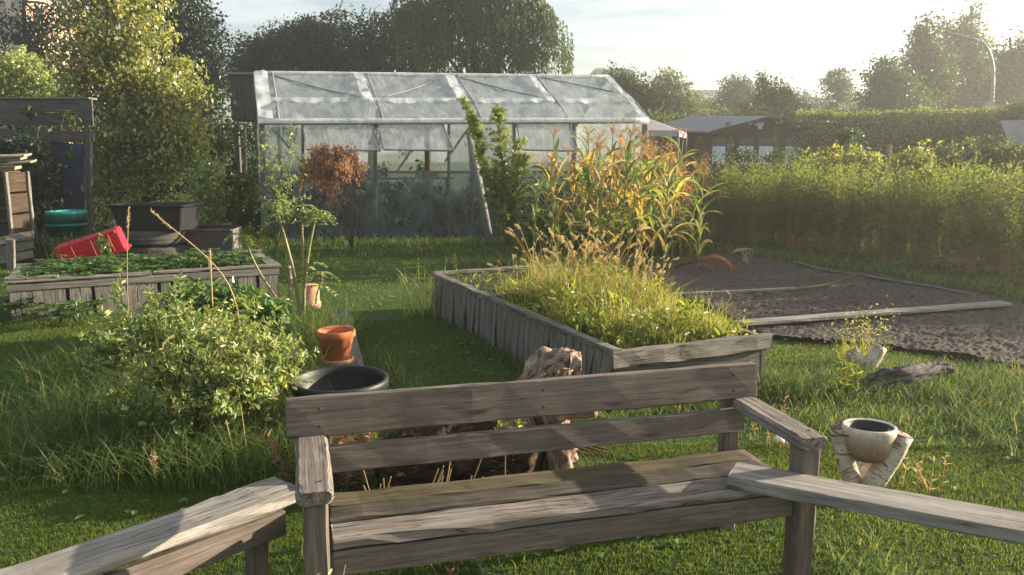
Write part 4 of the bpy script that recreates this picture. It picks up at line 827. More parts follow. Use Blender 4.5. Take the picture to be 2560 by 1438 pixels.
# things inside
IN = lambda px, d, z=0.0: foot(W(px, 560, -d)) + A(0, 0, z)
for k in range(3):
    a, b = (((700, 840)), ((850, 1130)), ((1200, 1590)))[k]; zt = 1.16
    tb_ = thing('potting_table', ('short potting table inside the greenhouse behind the rust-brown shrub', 'potting table inside the greenhouse below the open flaps', 'long potting table inside the greenhouse behind the maize')[k], 'table', IN((a + b) / 2, 0.45))
    MB().board(IN(a, 0.42, zt - 0.02), IN(b, 0.42, zt - 0.02), 0.5, 0.03, (0, 0, 1)).build('top', M['brown'], tb_)
    for q in (a + 10, b - 10): MB().board(IN(q, 0.3), IN(q, 0.3, zt - 0.04), 0.07, 0.06, wnn).build('leg', M['brown'], tb_)
for k, px in enumerate((1050, 1064, 1082, 1094)):
    p = IN(px, 0.3, 1.155); tag(MB().lathe([(0.001, 0), (0.035, 0), (0.048, 0.09), (0.042, 0.09), (0.03, 0.02), (0.001, 0.02)], p, 16).build('seed_pot', M['blackplastic'] if k % 2 else M['terra'], smooth=True, origin=p), 'small pot among those on the table at the open greenhouse flap', 'pot', 'small pots at the open flap')
p = IN(1072, 0.9); tag(MB().tube([p, p + A(0, 0, 2.1)], 0.06, 10).build('inner_post', M['brown']), 'reddish inner post seen through the open greenhouse flap', 'post')
p = IN(885, 0.5, 0.95); tag(tub('blue_tub', p, 0.45, 0.3, 0.55, 0.38, 0.3, M['blue'], BR), 'blue plastic tub glimpsed through the greenhouse film', 'tub')
p = IN(1640, -0.9); tag(MB().lathe([(0.001, 0.0), (0.17, 0.0), (0.19, 0.05), (0.2, 0.4), (0.19, 0.78), (0.12, 0.83), (0.12, 0.86), (0.001, 0.86)], p, 28).build('blue_drum', M['blue'], smooth=True, origin=p), 'blue plastic drum half hidden behind the maize plants', 'drum')
for k, px in enumerate(range(675, 1600, 46)):
    d, w, h, mt = 0.5 + 0.5 * (k % 3) * 0.6, 50 + 12 * (k % 2), (84, 112, 94, 120, 100)[k % 5], ('dark', 'dark', 'mid')[k % 3]
    p = IN(px, d); bl = blobs(p[1], (px, 590 - h * 0.4, w, h * 0.65), (px + 15, 600 - h, w * 0.5, h * 0.5))
    tree('tomato_plant', 'leafy dark plant growing inside the greenhouse behind the film', 'plant', p, p + A(0, 0, 1.0), bl, 1300, 0.10, mt, 0.012, 'stem', 'plants inside the greenhouse', rc=0.2, nb=4)
# ------------------------------------------------------------------ trees behind
YB_ = 16.2
bl = blobs(YB_, (300, 60, 130, 120), (235, 200, 95, 90), (340, 190, 130, 110), (420, 250, 80, 70), (300, 330, 120, 80), (380, 380, 130, 80), (280, -60, 90, 80), (270, 450, 70, 90), (440, 330, 60, 70))
T = thing('birch_tree', 'tall young birch with glittering yellow-green leaves beside the shed', 'birch', D(300, 600, YB_) * A(1, 1, 0))
g = MB(); b0, b1 = D(282, 610, YB_) * A(1, 1, 0), D(272, -140, YB_)
t = np.linspace(0, 1, 14)[:, None]; pts = b0 * (1 - t) + b1 * t; pts[:, 0] += 0.06 * np.sin(t[:, 0] * 7)
g.tube(pts, np.linspace(0.075, 0.02, 14), 10, True, 0.04); g.build('trunk', M['birchbark'], T, True)
limbs(MB(), b0 + A(0, 0, 0.6), b1, 0.022, bl, 34).build('branches', M['bark'], T, True)
crown(MB(), bl, 30000, 0.072, 0.33, cheap=False, down=0.9, aspect=0.72).build('crown', M['birch'], T)
bl = blobs(17.5, (180, 330, 90, 110), (310, 480, 150, 100), (470, 400, 90, 120), (420, 520, 90, 80), (540, 330, 60, 90), (270, 560, 120, 50))
tree('shrub', 'deep shrub thicket under the birch with sparse sunlit leaves', 'shrub', D(350, 590, 17.5) * A(1, 1, 0), D(380, 350, 17.5), bl, 11000, 0.085, 'mid', 0.05, rc=0.3)
for k, (px, top, w, mt, lab) in enumerate(((520, 415, 55, 'rose', 'leafy hedge shrub coloured a sunlit yellow-green beneath the bare trellis frame'), (600, 425, 50, 'olive', 'leafy brownish hedge shrub against the left corner of the greenhouse'), (450, 480, 50, 'rose', 'leafy hedge shrub behind the black mortar tub'))):  # brighter leaf colours stand in for sun filtered through the greenhouse
    bl = blobs(15.0 + 0.3 * k, (px, top + 70, w, 70), (px + 12, top + 20, w * 0.45, 30), (px - 10, top + 120, w, 45))
    tree('hedge_shrub', lab, 'shrub', D(px, 600, 15.0 + 0.3 * k) * A(1, 1, 0), D(px, top, 15.0 + 0.3 * k), bl, 2600, 0.075, mt, 0.03, rc=0.22)
bl = blobs(14.3, (625, 590, 40, 22), (650, 600, 30, 15)); tree('low_shrub', 'low bright leafy shrub at the foot of the greenhouse corner', 'shrub', D(625, 615, 14.3) * A(1, 1, 0), D(625, 585, 14.3), bl, 700, 0.07, 'willow', 0.01, 'stem', rc=0.15, nb=4)
def bg(name, label, cat, Y, base, top, bl, n, size, mat, r0=0.15, **kw):
    return tree(name, label, cat, D(*base, Y) * A(1, 1, 0), D(*top, Y), blobs(Y, *bl), int(n * 1.7), size * 0.76, mat, r0, **kw)
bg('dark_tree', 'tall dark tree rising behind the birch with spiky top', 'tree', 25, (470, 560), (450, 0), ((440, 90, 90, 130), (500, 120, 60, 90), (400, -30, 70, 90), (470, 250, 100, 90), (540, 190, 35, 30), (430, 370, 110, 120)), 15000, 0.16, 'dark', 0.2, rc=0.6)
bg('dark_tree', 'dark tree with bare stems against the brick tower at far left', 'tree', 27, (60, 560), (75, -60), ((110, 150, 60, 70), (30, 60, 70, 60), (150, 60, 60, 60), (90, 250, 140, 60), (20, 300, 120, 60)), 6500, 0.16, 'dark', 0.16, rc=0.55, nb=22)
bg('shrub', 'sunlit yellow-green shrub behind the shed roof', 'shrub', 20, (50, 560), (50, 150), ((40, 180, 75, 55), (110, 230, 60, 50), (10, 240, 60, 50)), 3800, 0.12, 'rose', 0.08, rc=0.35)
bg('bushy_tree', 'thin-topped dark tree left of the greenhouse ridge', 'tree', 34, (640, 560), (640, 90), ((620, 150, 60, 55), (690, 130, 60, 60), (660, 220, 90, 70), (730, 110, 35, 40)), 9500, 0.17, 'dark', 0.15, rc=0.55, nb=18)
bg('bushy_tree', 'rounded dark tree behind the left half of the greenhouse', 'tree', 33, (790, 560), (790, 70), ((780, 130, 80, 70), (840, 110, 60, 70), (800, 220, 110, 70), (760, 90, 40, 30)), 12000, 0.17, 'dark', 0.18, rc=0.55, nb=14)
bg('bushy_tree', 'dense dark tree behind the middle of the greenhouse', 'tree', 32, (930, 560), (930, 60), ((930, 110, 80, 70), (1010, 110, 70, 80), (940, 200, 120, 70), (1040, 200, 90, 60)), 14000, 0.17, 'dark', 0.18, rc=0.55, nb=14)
bg('shrub', 'dark thicket behind the bare trellis frame and clad hut', 'shrub', 20, (590, 560), (590, 330), ((590, 400, 60, 80), (560, 480, 60, 70), (640, 470, 50, 80)), 5000, 0.12, 'dark', 0.06, rc=0.35)
# weeping birch
YW = 29; T = thing('weeping_tree', 'huge weeping tree with long hanging twigs behind the greenhouse', 'tree', D(1190, 560, YW) * A(1, 1, 0))
bl = blobs(YW, (1120, 20, 130, 80), (1230, 0, 120, 110), (1310, 50, 70, 70), (1180, 110, 130, 70), (1060, 50, 60, 60), (1290, 140, 70, 40), (1200, -90, 150, 80))
limbs(MB(), D(1190, 560, YW) * A(1, 1, 0), D(1180, -120, YW), 0.28, bl, 30).build('trunk', M['bark'], T, True)
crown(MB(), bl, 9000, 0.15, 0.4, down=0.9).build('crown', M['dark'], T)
g = MB(); r_ = np.random.default_rng(5)
for k in range(1050):
    c, ra = bl[r_.integers(len(bl))]; d = unit(1, r_)[0]; d[1] = -abs(d[1]) * 0.9; d[2] = d[2] * 0.6 + 0.2; p = c + d * ra * 0.98; L = r_.uniform(0.5, 1.7); m = int(L * 24)
    s = np.sort(r_.uniform(0, 1, m)); out = nrm(d * A(1, 1, 0)) * 0.25
    P = p + out * (np.minimum(s, 0.3) * 1.3)[:, None] - A(0, 0, 1) * (L * s ** 1.3)[:, None] + r_.normal(0, 0.03, (m, 3))
    g.leaves(P, nrm(unit(m, r_) * 0.5 - A(0, 0, 1)), unit(m, r_), 0.13 * r_.uniform(0.7, 1.2, m), 0.05, cheap=True)
for px in range(1372, 1432, 5):                                       # the outermost curtain of twigs on the sunny side
    for k in range(5):
        p = D(px + r_.uniform(-6, 6), 30 + abs(px - 1372) * 1.0 + r_.uniform(-15, 60), YW + r_.uniform(-1, 1)); L = r_.uniform(0.6, 1.6); m = int(L * 26); s = np.sort(r_.uniform(0, 1, m))
        P = p - A(0, 0, 1) * (L * s)[:, None] + r_.normal(0, 0.035, (m, 3)); g.leaves(P, nrm(unit(m, r_) * 0.5 - A(0, 0, 1)), unit(m, r_), 0.12, 0.05, cheap=True)
g.build('hanging_twigs', M['weep'], T)
# far trees on the right
bg('far_tree', 'dark bushy tree just beyond the right end of the greenhouse roof', 'tree', 36, (1560, 480), (1560, 190), ((1560, 240, 55, 55), (1610, 270, 60, 45), (1540, 205, 30, 25), (1650, 310, 60, 40)), 8000, 0.17, 'mid', 0.15, rc=0.55)
bg('far_tree', 'round-headed tree beyond the gazebo with sky showing through', 'tree', 46, (1672, 480), (1672, 190), ((1672, 225, 48, 38), (1700, 260, 40, 35), (1640, 270, 50, 40), (1720, 300, 60, 40)), 8000, 0.19, 'olive', 0.16, rc=0.6)
bg('far_tree', 'broad dark dome of a tree above the cabin roof', 'tree', 60, (1845, 480), (1845, 200), ((1845, 240, 42, 42), (1810, 270, 35, 30), (1880, 265, 40, 35)), 6000, 0.24, 'mid', 0.2, rc=0.7)
bg('far_tree', 'yellowing tree with a thin leader right of the cabin ridge', 'tree', 40, (1935, 480), (1905, 185), ((1930, 245, 42, 38), (1960, 280, 45, 35), (1900, 285, 50, 30), (1905, 205, 8, 25)), 6000, 0.16, 'olive', 0.12, rc=0.45)
bg('far_tree', 'slender pale birch standing alone before the sky', 'tree', 52, (2092, 480), (2095, 168), ((2095, 195, 30, 32), (2075, 215, 22, 25), (2110, 225, 26, 25), (2100, 265, 40, 35)), 3400, 0.17, 'weep', 0.12, rc=0.5, down=0.9)
bg('far_tree', 'low dark trees along the horizon left of the slender birch', 'tree', 75, (2010, 480), (2010, 225), ((1990, 265, 40, 28), (2040, 275, 40, 25), (2150, 270, 45, 28), (1760, 268, 40, 25)), 4500, 0.3, 'mid', 0.2, rc=0.9)
bg('far_tree', 'tall pointed tree topping the hazy clump at right', 'tree', 42, (2420, 480), (2428, 15), ((2425, 70, 28, 55), (2430, 140, 50, 60), (2400, 180, 70, 70), (2440, 220, 80, 60)), 10000, 0.2, 'weep', 0.22, rc=0.6)
bg('far_tree', 'second tallest pointed tree of the hazy clump at right', 'tree', 40, (2320, 480), (2318, 45), ((2318, 90, 28, 48), (2320, 150, 50, 50), (2300, 210, 75, 60), (2250, 240, 60, 50)), 9000, 0.2, 'mid', 0.22, rc=0.6)
bg('far_tree', 'middle tree of the hazy clump at right', 'tree', 43, (2372, 480), (2365, 60), ((2368, 110, 30, 50), (2370, 180, 55, 60), (2360, 240, 90, 50)), 8000, 0.2, 'mid', 0.22, rc=0.6)
bg('far_tree', 'shorter spreading tree on the left flank of the hazy clump', 'tree', 38, (2215, 480), (2215, 140), ((2210, 185, 28, 35), (2235, 215, 45, 40), (2200, 255, 50, 30), (2260, 270, 70, 35)), 6500, 0.19, 'weep', 0.16, rc=0.55)
bg('far_tree', 'tree behind the street lamp at the right edge', 'tree', 36, (2525, 480), (2525, 95), ((2525, 150, 30, 45), (2550, 200, 50, 60), (2500, 235, 55, 50), (2590, 160, 50, 90)), 9000, 0.18, 'weep', 0.18, rc=0.5)
bl = blobs(44, (2170, 285, 50, 25), (2300, 285, 90, 28), (2430, 285, 90, 28), (2540, 285, 80, 28)); g = crown(MB(), bl, 6000, 0.22, 0.6)
setting(tag(g.build('thicket', M['mid']), 'low mass of undergrowth beneath the hazy clump of trees', 'undergrowth'), 'stuff')
bl = blobs(33, (1640, 325, 60, 40), (1720, 335, 70, 45), (1820, 310, 80, 30), (1940, 300, 70, 22), (1990, 310, 60, 28)); g = crown(MB(), bl, 7000, 0.14, 0.45)
setting(tag(g.build('thicket', M['olive']), 'mass of scrub behind the brown cabin', 'scrub'), 'stuff')

bl = blobs(62, (-60, 330, 160, 60), (120, 320, 150, 60), (330, 330, 150, 60), (560, 310, 120, 60), (760, 300, 130, 60), (980, 310, 130, 60)); g = crown(MB(), bl, 9000, 0.3, 0.9)
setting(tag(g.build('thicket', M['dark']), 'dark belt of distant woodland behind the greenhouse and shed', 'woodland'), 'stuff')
# long clipped hedge
def hedge(name, label, P, h, w, n, size, mat, cap_mat=None):
    P = np.array(P); T = thing(name, label, 'hedge', (*P[len(P) // 2], 0)); L = np.linalg.norm(np.diff(P, axis=0), axis=1); cs = np.concatenate(([0], np.cumsum(L)))
    def at(s): return np.stack([np.interp(s, cs, P[:, 0]), np.interp(s, cs, P[:, 1])], 1)
    s = rng.uniform(0, cs[-1], n); c = at(s); e = at(np.minimum(s + 0.1, cs[-1])); tn = nrm(e - c + 1e-6); no = np.stack([tn[:, 1], -tn[:, 0]], 1)
    a = rng.uniform(-1, 1, n); z = rng.uniform(0, 1, n); face = rng.uniform(0, 1, n) < 0.7; hh = h + 0.10 * wob(s * 0.9, s * 0.3)
    off = np.where(face, w * (0.9 + rng.normal(0, 0.16, n) + 0.12 * wob(s * 1.2, z * 5)), w * a); zz = np.where(face, hh * z, hh * (1 + rng.normal(0, 0.025, n)))
    pos = np.concatenate([c + no * off[:, None], zz[:, None]], 1)
    MB().leaves(pos, unit(n) + A(0, 0, -0.2), np.concatenate([no * np.where(face, 1, 0.1)[:, None], np.where(face, 0.4, 1)[:, None]], 1) + unit(n) * 0.8, size * rng.uniform(0.6, 1.3, n), size * 0.6, cheap=True).build('foliage', M[mat], T)
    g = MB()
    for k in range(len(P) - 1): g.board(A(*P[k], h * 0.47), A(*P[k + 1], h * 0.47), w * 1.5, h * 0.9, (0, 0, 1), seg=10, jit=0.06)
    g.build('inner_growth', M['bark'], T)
q = [D(px, py, Y)[:2] for px, py, Y in ((1990, 300, 27.5), (2250, 300, 26.5), (2480, 300, 24.5), (2640, 300, 22), (2760, 300, 19))]
hedge('clipped_hedge', 'long tall clipped green hedge right of the cabin', q, 2.85, 0.7, 26000, 0.12, 'hedge')
bl = blobs(22.5, (2560, 290, 50, 40), (2600, 270, 40, 40)); tree('shrub', 'rounded shrub swelling above the hedge at the right edge', 'shrub', D(2570, 420, 22.5) * A(1, 1, 0), D(2570, 280, 22.5), bl, 2500, 0.12, 'olive', 0.05, rc=0.3)

# ------------------------------------------------------------------ cabin, gazebo, lamp, far buildings
YC = 27.0
cn = thing('wooden_cabin', 'dark brown wooden cabin with low gable roof and half-curtained windows', 'cabin', D(1900, 480, YC) * A(1, 1, 0))
ap, l0, r0_ = D(1912, 293, YC), D(1772, 329, YC), D(2052, 323, YC)
back = A(-1.75, 3.2, 0.18)
def roofpl(a, b, nm):
    g = MB(); g.quad(a + A(0, -0.35, 0), b + A(0, -0.35, 0), b + back, a + back, 60, 2, 0.02, lambda u, v: np.abs(np.sin(u * 80)))
    return g.build(nm, M['tar'], cn)
roofpl(l0, ap, 'roof'); roofpl(ap, r0_, 'roof')
for a, b in ((l0, ap), (ap, r0_)): MB().board(a + A(0, -0.37, -0.06), b + A(0, -0.37, -0.06), 0.12, 0.04, (0, -1, 0)).build('barge_board', M['cabin'], cn)
MB().board(l0 + A(0, -0.3, -0.03), l0 + back + A(0, 0, -0.03), 0.06, 0.06, (0, 0, 1)).build('eave_board', M['tar'], cn)
wl_, wr_ = D(1795, 330, YC), D(2030, 330, YC); n_ = 14
g = MB(); g.add([A(wl_[0], YC, 0), A(wr_[0], YC, 0), A(wr_[0], YC, r0_[2] + 0.08), A(ap[0], YC, ap[2] - 0.02), A(wl_[0], YC, l0[2] + 0.12)], q=[[0, 1, 2, 4]], t=[[4, 2, 3]])
lb = A(wl_[0], YC, 0) + back * A(1, 1, 0); g.add([A(wl_[0], YC, 0), A(wl_[0], YC, l0[2]), lb + A(0, 0, l0[2] + 0.1), lb], q=[[0, 1, 2, 3]])
g.build('wall', M['cabin'], cn)
g = MB()
for z in np.arange(0.1, 2.0, 0.14): g.board(A(wl_[0], YC - 0.012, z), A(wr_[0], YC - 0.012, z), 0.132, 0.02, (0, -1, 0), seg=2)
g.build('wall_boards', M['cabin'], cn)
for px0, px1 in ((1772 + 10, 1812), (1848, 1882), (1898, 1932), (1964, 1998)):
    a, b = D(px0, 345, YC - 0.06), D(px1, 392, YC - 0.06); w_, z1, z0 = b[0] - a[0], a[2], b[2] - 0.25
    wd = MB().box(((a[0] + b[0]) / 2, YC - 0.05, (z0 + z1) / 2), (w_, 0.03, z1 - z0)).build('window', M['glass'], cn)
    f = MB()
    for x in (a[0] - 0.03, b[0] + 0.03): f.board(A(x, YC - 0.06, z0), A(x, YC - 0.06, z1), 0.07, 0.05, (0, -1, 0), seg=2)
    for z in (z0 - 0.03, z1 + 0.035): f.board(A(a[0] - 0.06, YC - 0.06, z), A(b[0] + 0.06, YC - 0.06, z), 0.07, 0.055, (0, -1, 0), seg=2)
    f.build('frame', M['cabin'], wd)
    zc = D(0, 366, YC)[2]; MB().quad((a[0], YC - 0.08, z0), (b[0], YC - 0.08, z0), (b[0], YC - 0.08, zc), (a[0], YC - 0.08, zc), 40, 1, 0.012, lambda u, v: np.sin(u * 45)).build('curtain', M['white'], wd)
for px, py in ((1822, 308), (1872, 310), (1948, 306), (1990, 317)): MB().box(D(px, py, YC - 0.3), (0.09, 0.5, 0.09)).build('purlin_end', M['plank'], cn)
ml = MB().box(D(1897, 310, YC - 0.15), (0.30, 0.12, 0.11)); ml.box(D(1900, 318, YC - 0.13), (0.12, 0.1, 0.12)); ml.build('wall_lamp', M['white'], cn)
MB().lathe([(0.001, 0), (0.13, 0), (0.13, 0.02), (0.001, 0.02)], D(1826, 366, YC - 0.08), 20, [[1, 0, 0], [0, 0, 1], [0, -1, 0]]).build('wall_plate', M['plank'], cn)
YG = 23.0; gz = thing('gazebo', 'pale pinkish fabric gazebo canopy beside the cabin', 'gazebo', D(1640, 480, YG) * A(1, 1, 0))
c = D(1605, 290, YG + 1.2); e = [D(1500, 325, YG + 0.1), D(1697, 326, YG), D(1697, 326, YG + 2.6) * A(1, 1, 0) + A(0.25, 0, D(1697, 326, YG)[2]), D(1500, 325, YG + 2.6)]
g = MB(); g.add([*e, c], t=[[0, 1, 4], [1, 2, 4], [2, 3, 4], [3, 0, 4]])
for a, b in ((0, 1), (1, 2)): g.add([e[a], e[b], e[b] - A(0, 0, 0.17), e[a] - A(0, 0, 0.17)], q=[[3, 2, 1, 0]])
g.build('canopy', M['canopy'], gz)
for k in (0, 1, 2, 3): MB().tube([foot(e[k]), e[k] - A(0, 0, 0.05)], 0.025, 8).build('pole', M['metal'], gz)
YL = 34.0
sl = thing('street_lamp', 'tall curved street lamp with a long flat head above the hedge', 'street lamp', D(2478, 480, YL) * A(1, 1, 0))
MB().tube(curve([foot(D(2478, 480, YL)), D(2479, 290, YL), D(2483, 190, YL), D(2478, 145, YL), D(2462, 112, YL), D(2440, 100, YL)], 22), np.linspace(0.09, 0.05, 22), 10).build('pole', M['metal'], sl, True)
MB().board(D(2442, 101, YL), D(2380, 85, YL), 0.26, 0.10, (0.2, 0, 1), c=0.03).build('lamp_head', M['metal'], sl)
MB().lathe([(0.001, 0), (0.22, 0), (0.22, 0.02), (0.001, 0.02)], D(2475, 264, YL - 0.12), 28, [[1, 0, 0], [0, 0, 1], [0, -1, 0]]).build('sign_disc', M['metal'], sl)
def block(name, label, cat, px0, px1, y0, Y, mat, depth=12, floors=6, cols=8, wm='glass', rz=0.0):
    a, b = D(px0, y0, Y), D(px1, y0, Y); T = thing(name, label, cat, ((a[0] + b[0]) / 2, Y + depth / 2, 0)); h = a[2]; w = b[0] - a[0]
    MB().box(((a[0] + b[0]) / 2, Y + depth / 2, h / 2), (w, depth, h)).build('wall', M[mat], T)
    MB().box(((a[0] + b[0]) / 2, Y + depth / 2, h + 0.25), (w + 0.6, depth + 0.6, 0.5)).build('roof', M['tar'], T)
    for f in range(floors):
        for c_ in range(cols):
            z = h - (f + 0.55) * 2.9
            if z > 1: MB().box((a[0] + w * (c_ + 0.5) / cols, Y - 0.02, z), (w / cols * 0.5, 0.12, 1.5)).build('window', M[wm], T)
    return T
block('tower_block', 'pale brick tower block behind the bare trees at top left', 'apartment block', -160, 52, -25, 95, 'brick', 14, 9, 6)
tw = block('apartment_block', 'distant pale flat block with rooftop boxes above the greenhouse ridge', 'apartment block', 1490, 1572, 183, 120, 'render', 14, 3, 7)
for px in (1500, 1528, 1552): MB().box(D(px, 180, 122), (1.2, 2, 0.9)).build('rooftop_box', M['render'], tw)
block('apartment_block', 'distant low pale block between the far round trees', 'apartment block', 1732, 1800, 233, 140, 'render', 10, 2, 8)
YK = 150.0; ck = thing('tower_crane', 'faint distant crane jib against the sky', 'crane', D(2215, 480, YK) * A(1, 1, 0))
g = MB(); a, b = D(2128, 186, YK), D(2240, 190, YK)
g.tube([a, b], 0.07, 4); g.tube([a + A(0, 0, 0.7), b + A(0, 0, 0.7)], 0.07, 4)
for k in range(17): g.tube([a + (b - a) * k / 17 + A(0, 0, 0.7 * (k % 2)), a + (b - a) * (k + 1) / 17 + A(0, 0, 0.7 * ((k + 1) % 2))], 0.05, 4)
g.build('jib', M['metal'], ck); MB().tube([foot(D(2215, 480, YK)), D(2215, 170, YK)], 0.35, 4).build('mast', M['metal'], ck)
rr_ = thing('shed_roof', 'small grey felted shed roof against the hedge at the right edge', 'shed', D(2560, 420, 21) * A(1, 1, 0))
MB().board(D(2514, 336, 20.6), D(2640, 336, 20.6), 0.9, 0.05, (0, -0.75, 0.6)).build('roof', M['tar'], rr_); a = D(2530, 345, 21); MB().box((a[0] + 0.8, 21.3, a[2] / 2), (1.7, 0.8, a[2])).build('wall', M['greydark'], rr_)
for px, Y, t, lab in ((2117, 17.0, 345, 'grey wooden fence post with foliage at its top among yellowing shrubs'), (2221, 17.3, 362, 'slanting pale wooden fence post beside the yellow bush')):
    p = D(px, 470, Y) * A(1, 1, 0); tag(MB().board(p - A(0.06, 0, 0), D(px + 3, t, Y), 0.085, 0.08, (0, -1, 0)).build('fence_post', M['pale']), lab, 'fence post')
for k, (px, py, w, h, Y, mt, lab) in enumerate(((2060, 395, 55, 30, 17.5, 'yellow', 'yellow-green bush left of the foliage-topped fence post'), (2150, 400, 50, 28, 17.0, 'yellow', 'yellowing bush between the two fence posts'), (2280, 395, 55, 28, 16.5, 'yellow', 'yellow bush just right of the slanting fence post'), (2400, 390, 55, 35, 15.5, 'olive', 'green bramble bush above the tall green plants'), (2490, 385, 70, 42, 14.5, 'mid', 'large dark green bramble bush at the right edge'), (2560, 395, 50, 45, 13.8, 'olive', 'bramble bush cut by the right edge of the picture'), (1890, 392, 110, 12, 21, 'mid', 'low trimmed box hedge in front of the cabin windows'), (2120, 340, 14, 10, 17.0, 'mid', 'tuft of leaves on top of the grey fence post'))):
    bl = blobs(Y, (px, py, w, h), (px + w * 0.5, py + h * 0.3, w * 0.6, h * 0.8), (px - w * 0.5, py + h * 0.4, w * 0.6, h * 0.7))
    tree('bush', lab, 'bush', D(px, 480, Y) * A(1, 1, 0) if h > 11 else D(px, py + 12, Y), D(px, py, Y), bl, int(420 + w * h * 0.5), 0.085, mt, 0.02, 'stem', rc=0.2, nb=6)

# ------------------------------------------------------------------ bank of tall plants on the right
VAR = []
for v in range(5):
    r_ = np.random.default_rng(50 + v)
    T = thing('tall_plant', 'tall feathery green plant with bare brown stems in the bank beyond the soil', 'plant', (0, 0, 0), 'tall plants in the bank beyond the soil')
    gs, gl = MB(), MB()
    for k in range(7):
        p = A(*r_.normal(0, 0.09, 2), 0); h = r_.uniform(1.05, 1.5); q = p + A(*r_.normal(0, 0.10, 2), h)
        t = np.linspace(0, 1, 6)[:, None]; pts = p * (1 - t) + q * t + r_.normal(0, 0.012, (6, 3)); gs.tube(pts, np.linspace(0.006, 0.002, 6), 4)
        n = 140; u = 0.24 + 0.76 * r_.uniform(0, 1, n) ** 0.75; i = np.clip((u * 5).astype(int), 0, 4); f = (u * 5 - i)[:, None]
        P = pts[i] * (1 - f) + pts[i + 1] * f + r_.normal(0, 0.05, (n, 3)) * (0.4 + u[:, None]); gl.leaves(P, nrm(unit(n, r_) + A(0, 0, 0.25)), unit(n, r_), 0.07 * r_.uniform(0.6, 1.3, n), 0.021, cheap=True)
        n = 46; u = r_.uniform(0.02, 0.5, n); P = p * (1 - u[:, None]) + q * u[:, None]; gs.leaves(P, nrm(unit(n, r_) - A(0, 0, 0.3)), unit(n, r_), 0.07, 0.016, cheap=True)
    gs.build('stems', M['drystem'], T); gl.build('foliage', M['gold'], T); VAR.append(T)
q0, q1 = G(1740, 596, 0)[:2], G(2900, 749, 0)[:2]; tdir = nrm(q1 - q0); ndir = A(-tdir[1], tdir[0]); first = set()
r_ = np.random.default_rng(8); Ls = np.linalg.norm(q1 - q0)
for row in range(6):
    for s in np.arange(-0.5, Ls + 0.3 + row * 0.6, 0.34 + 0.03 * row):
        x, y = q0 + tdir * (s + r_.normal(0, 0.08)) + ndir * (0.1 + row * 0.48 + r_.normal(0, 0.1)); k = r_.integers(5); rz, s_ = r_.uniform(0, 6.28), r_.uniform(0.74, 1.08) * (1 - 0.01 * row)
        if k in first: dup(VAR[k], (x, y, 0), rz, s_)
        else: place(VAR[k], (x, y, 0), rz, s_); first.add(k)
for k in set(range(5)) - first: place(VAR[k], (5.5, 13, 0))
for px, top, Y in ((1940, 305, 15.2), (1828, 345, 15.0), (1752, 345, 14.6)):
    T = thing('tall_spike_plant', 'thin leafy spike rising above the tall plants in front of the cabin', 'plant', D(px, 480, Y) * A(1, 1, 0), 'leafy spikes in front of the cabin')
    gs, gl = MB(), MB(); sprig(gs, gl, [D(px, 480, Y) * A(1, 1, 0), D(px - 4, 420, Y), D(px, top, Y)], 0.008, 90, 0.07, start=0.4, aspect=0.35); gs.build('stem', M['stem'], T); gl.build('foliage', M['weep'], T)

# ------------------------------------------------------------------ maize patch
MV = []
for v in range(6):
    r_ = np.random.default_rng(80 + v); h = r_.uniform(1.5, 1.8)
    T = thing('maize_plant', 'tall yellowing maize plant with dry tassel in the patch by the greenhouse', 'maize', (0, 0, 0), 'maize plants in front of the greenhouse')
    gs, gl, gd, gt = MB(), MB(), MB(), MB(); lean = A(*r_.normal(0, 0.06, 2), 0)
    gs.tube([lean * t * t + A(0, 0, h * t) for t in np.linspace(0, 1, 8)], np.linspace(0.014, 0.006, 8), 6)
    az = r_.uniform(0, 6.28)
    for k in range(11):
        z = 0.12 + h * 0.074 * k; az += math.pi + r_.normal(0, 0.5); dry = (v % 3 == 0 and k > 5) or r_.uniform() < 0.32
        ribbon(gd if dry else gl, lean * (z / h) ** 2 + A(0, 0, z), az, r_.uniform(0.45, 0.8), r_.uniform(0.06, 0.10), r_.uniform(1.0, 1.35), r_.uniform(1.0, 2.6) * (1.1 if dry else 1), 8, r_.normal(0, 0.8), r_)
    top = lean + A(0, 0, h)
    for k in range(12):
        a_ = r_.uniform(0, 6.28); L = r_.uniform(0.18, 0.36); n = 26; u = np.linspace(0.0, 1, n); b_ = r_.uniform(0.3, 1.5)
        P = top + np.stack([np.cos(a_) * L * 0.5 * u, np.sin(a_) * L * 0.5 * u, L * (u - b_ * 0.7 * u * u)], 1); gt.leaves(P, nrm(unit(n, r_) + A(0, 0, 0.2)), unit(n, r_), 0.022, 0.007, cheap=True)
        gt.tube(P[::5], 0.0016, 3)
    gs.build('stalk', M['cane'], T); gl.build('foliage', M['maize'], T); gd.build('dry_leaves', M['maizedry'], T); gt.build('tassel', M['tassel'], T); MV.append(T)
r_ = np.random.default_rng(17); first = set(); spots = []
for px, yb in ((1335, 640), (1360, 625), (1395, 650), (1410, 615), (1430, 655), (1455, 630), (1470, 665), (1490, 640), (1500, 615), (1520, 660), (1535, 635), (1550, 670), (1570, 645), (1580, 620), (1600, 665), (1615, 640), (1630, 660), (1650, 635), (1660, 665), (1680, 650), (1700, 640), (1725, 655), (1745, 668), (1380, 668), (1440, 610), (1545, 605), (1610, 615), (1500, 672), (1640, 600), (1690, 610), (1485, 655), (1510, 625), (1535, 655), (1560, 610), (1590, 655), (1605, 600), (1625, 625), (1665, 620)):
    x, y = G(px, yb, 0)[:2]; k = r_.integers(6); rz, s_ = r_.uniform(0, 6.28), r_.uniform(0.88, 1.12) * (0.8 if px > 1690 or px < 1350 else 1.0)
    if k in first: dup(MV[k], (x, y, 0), rz, s_)
    else: place(MV[k], (x, y, 0), rz, s_); first.add(k)
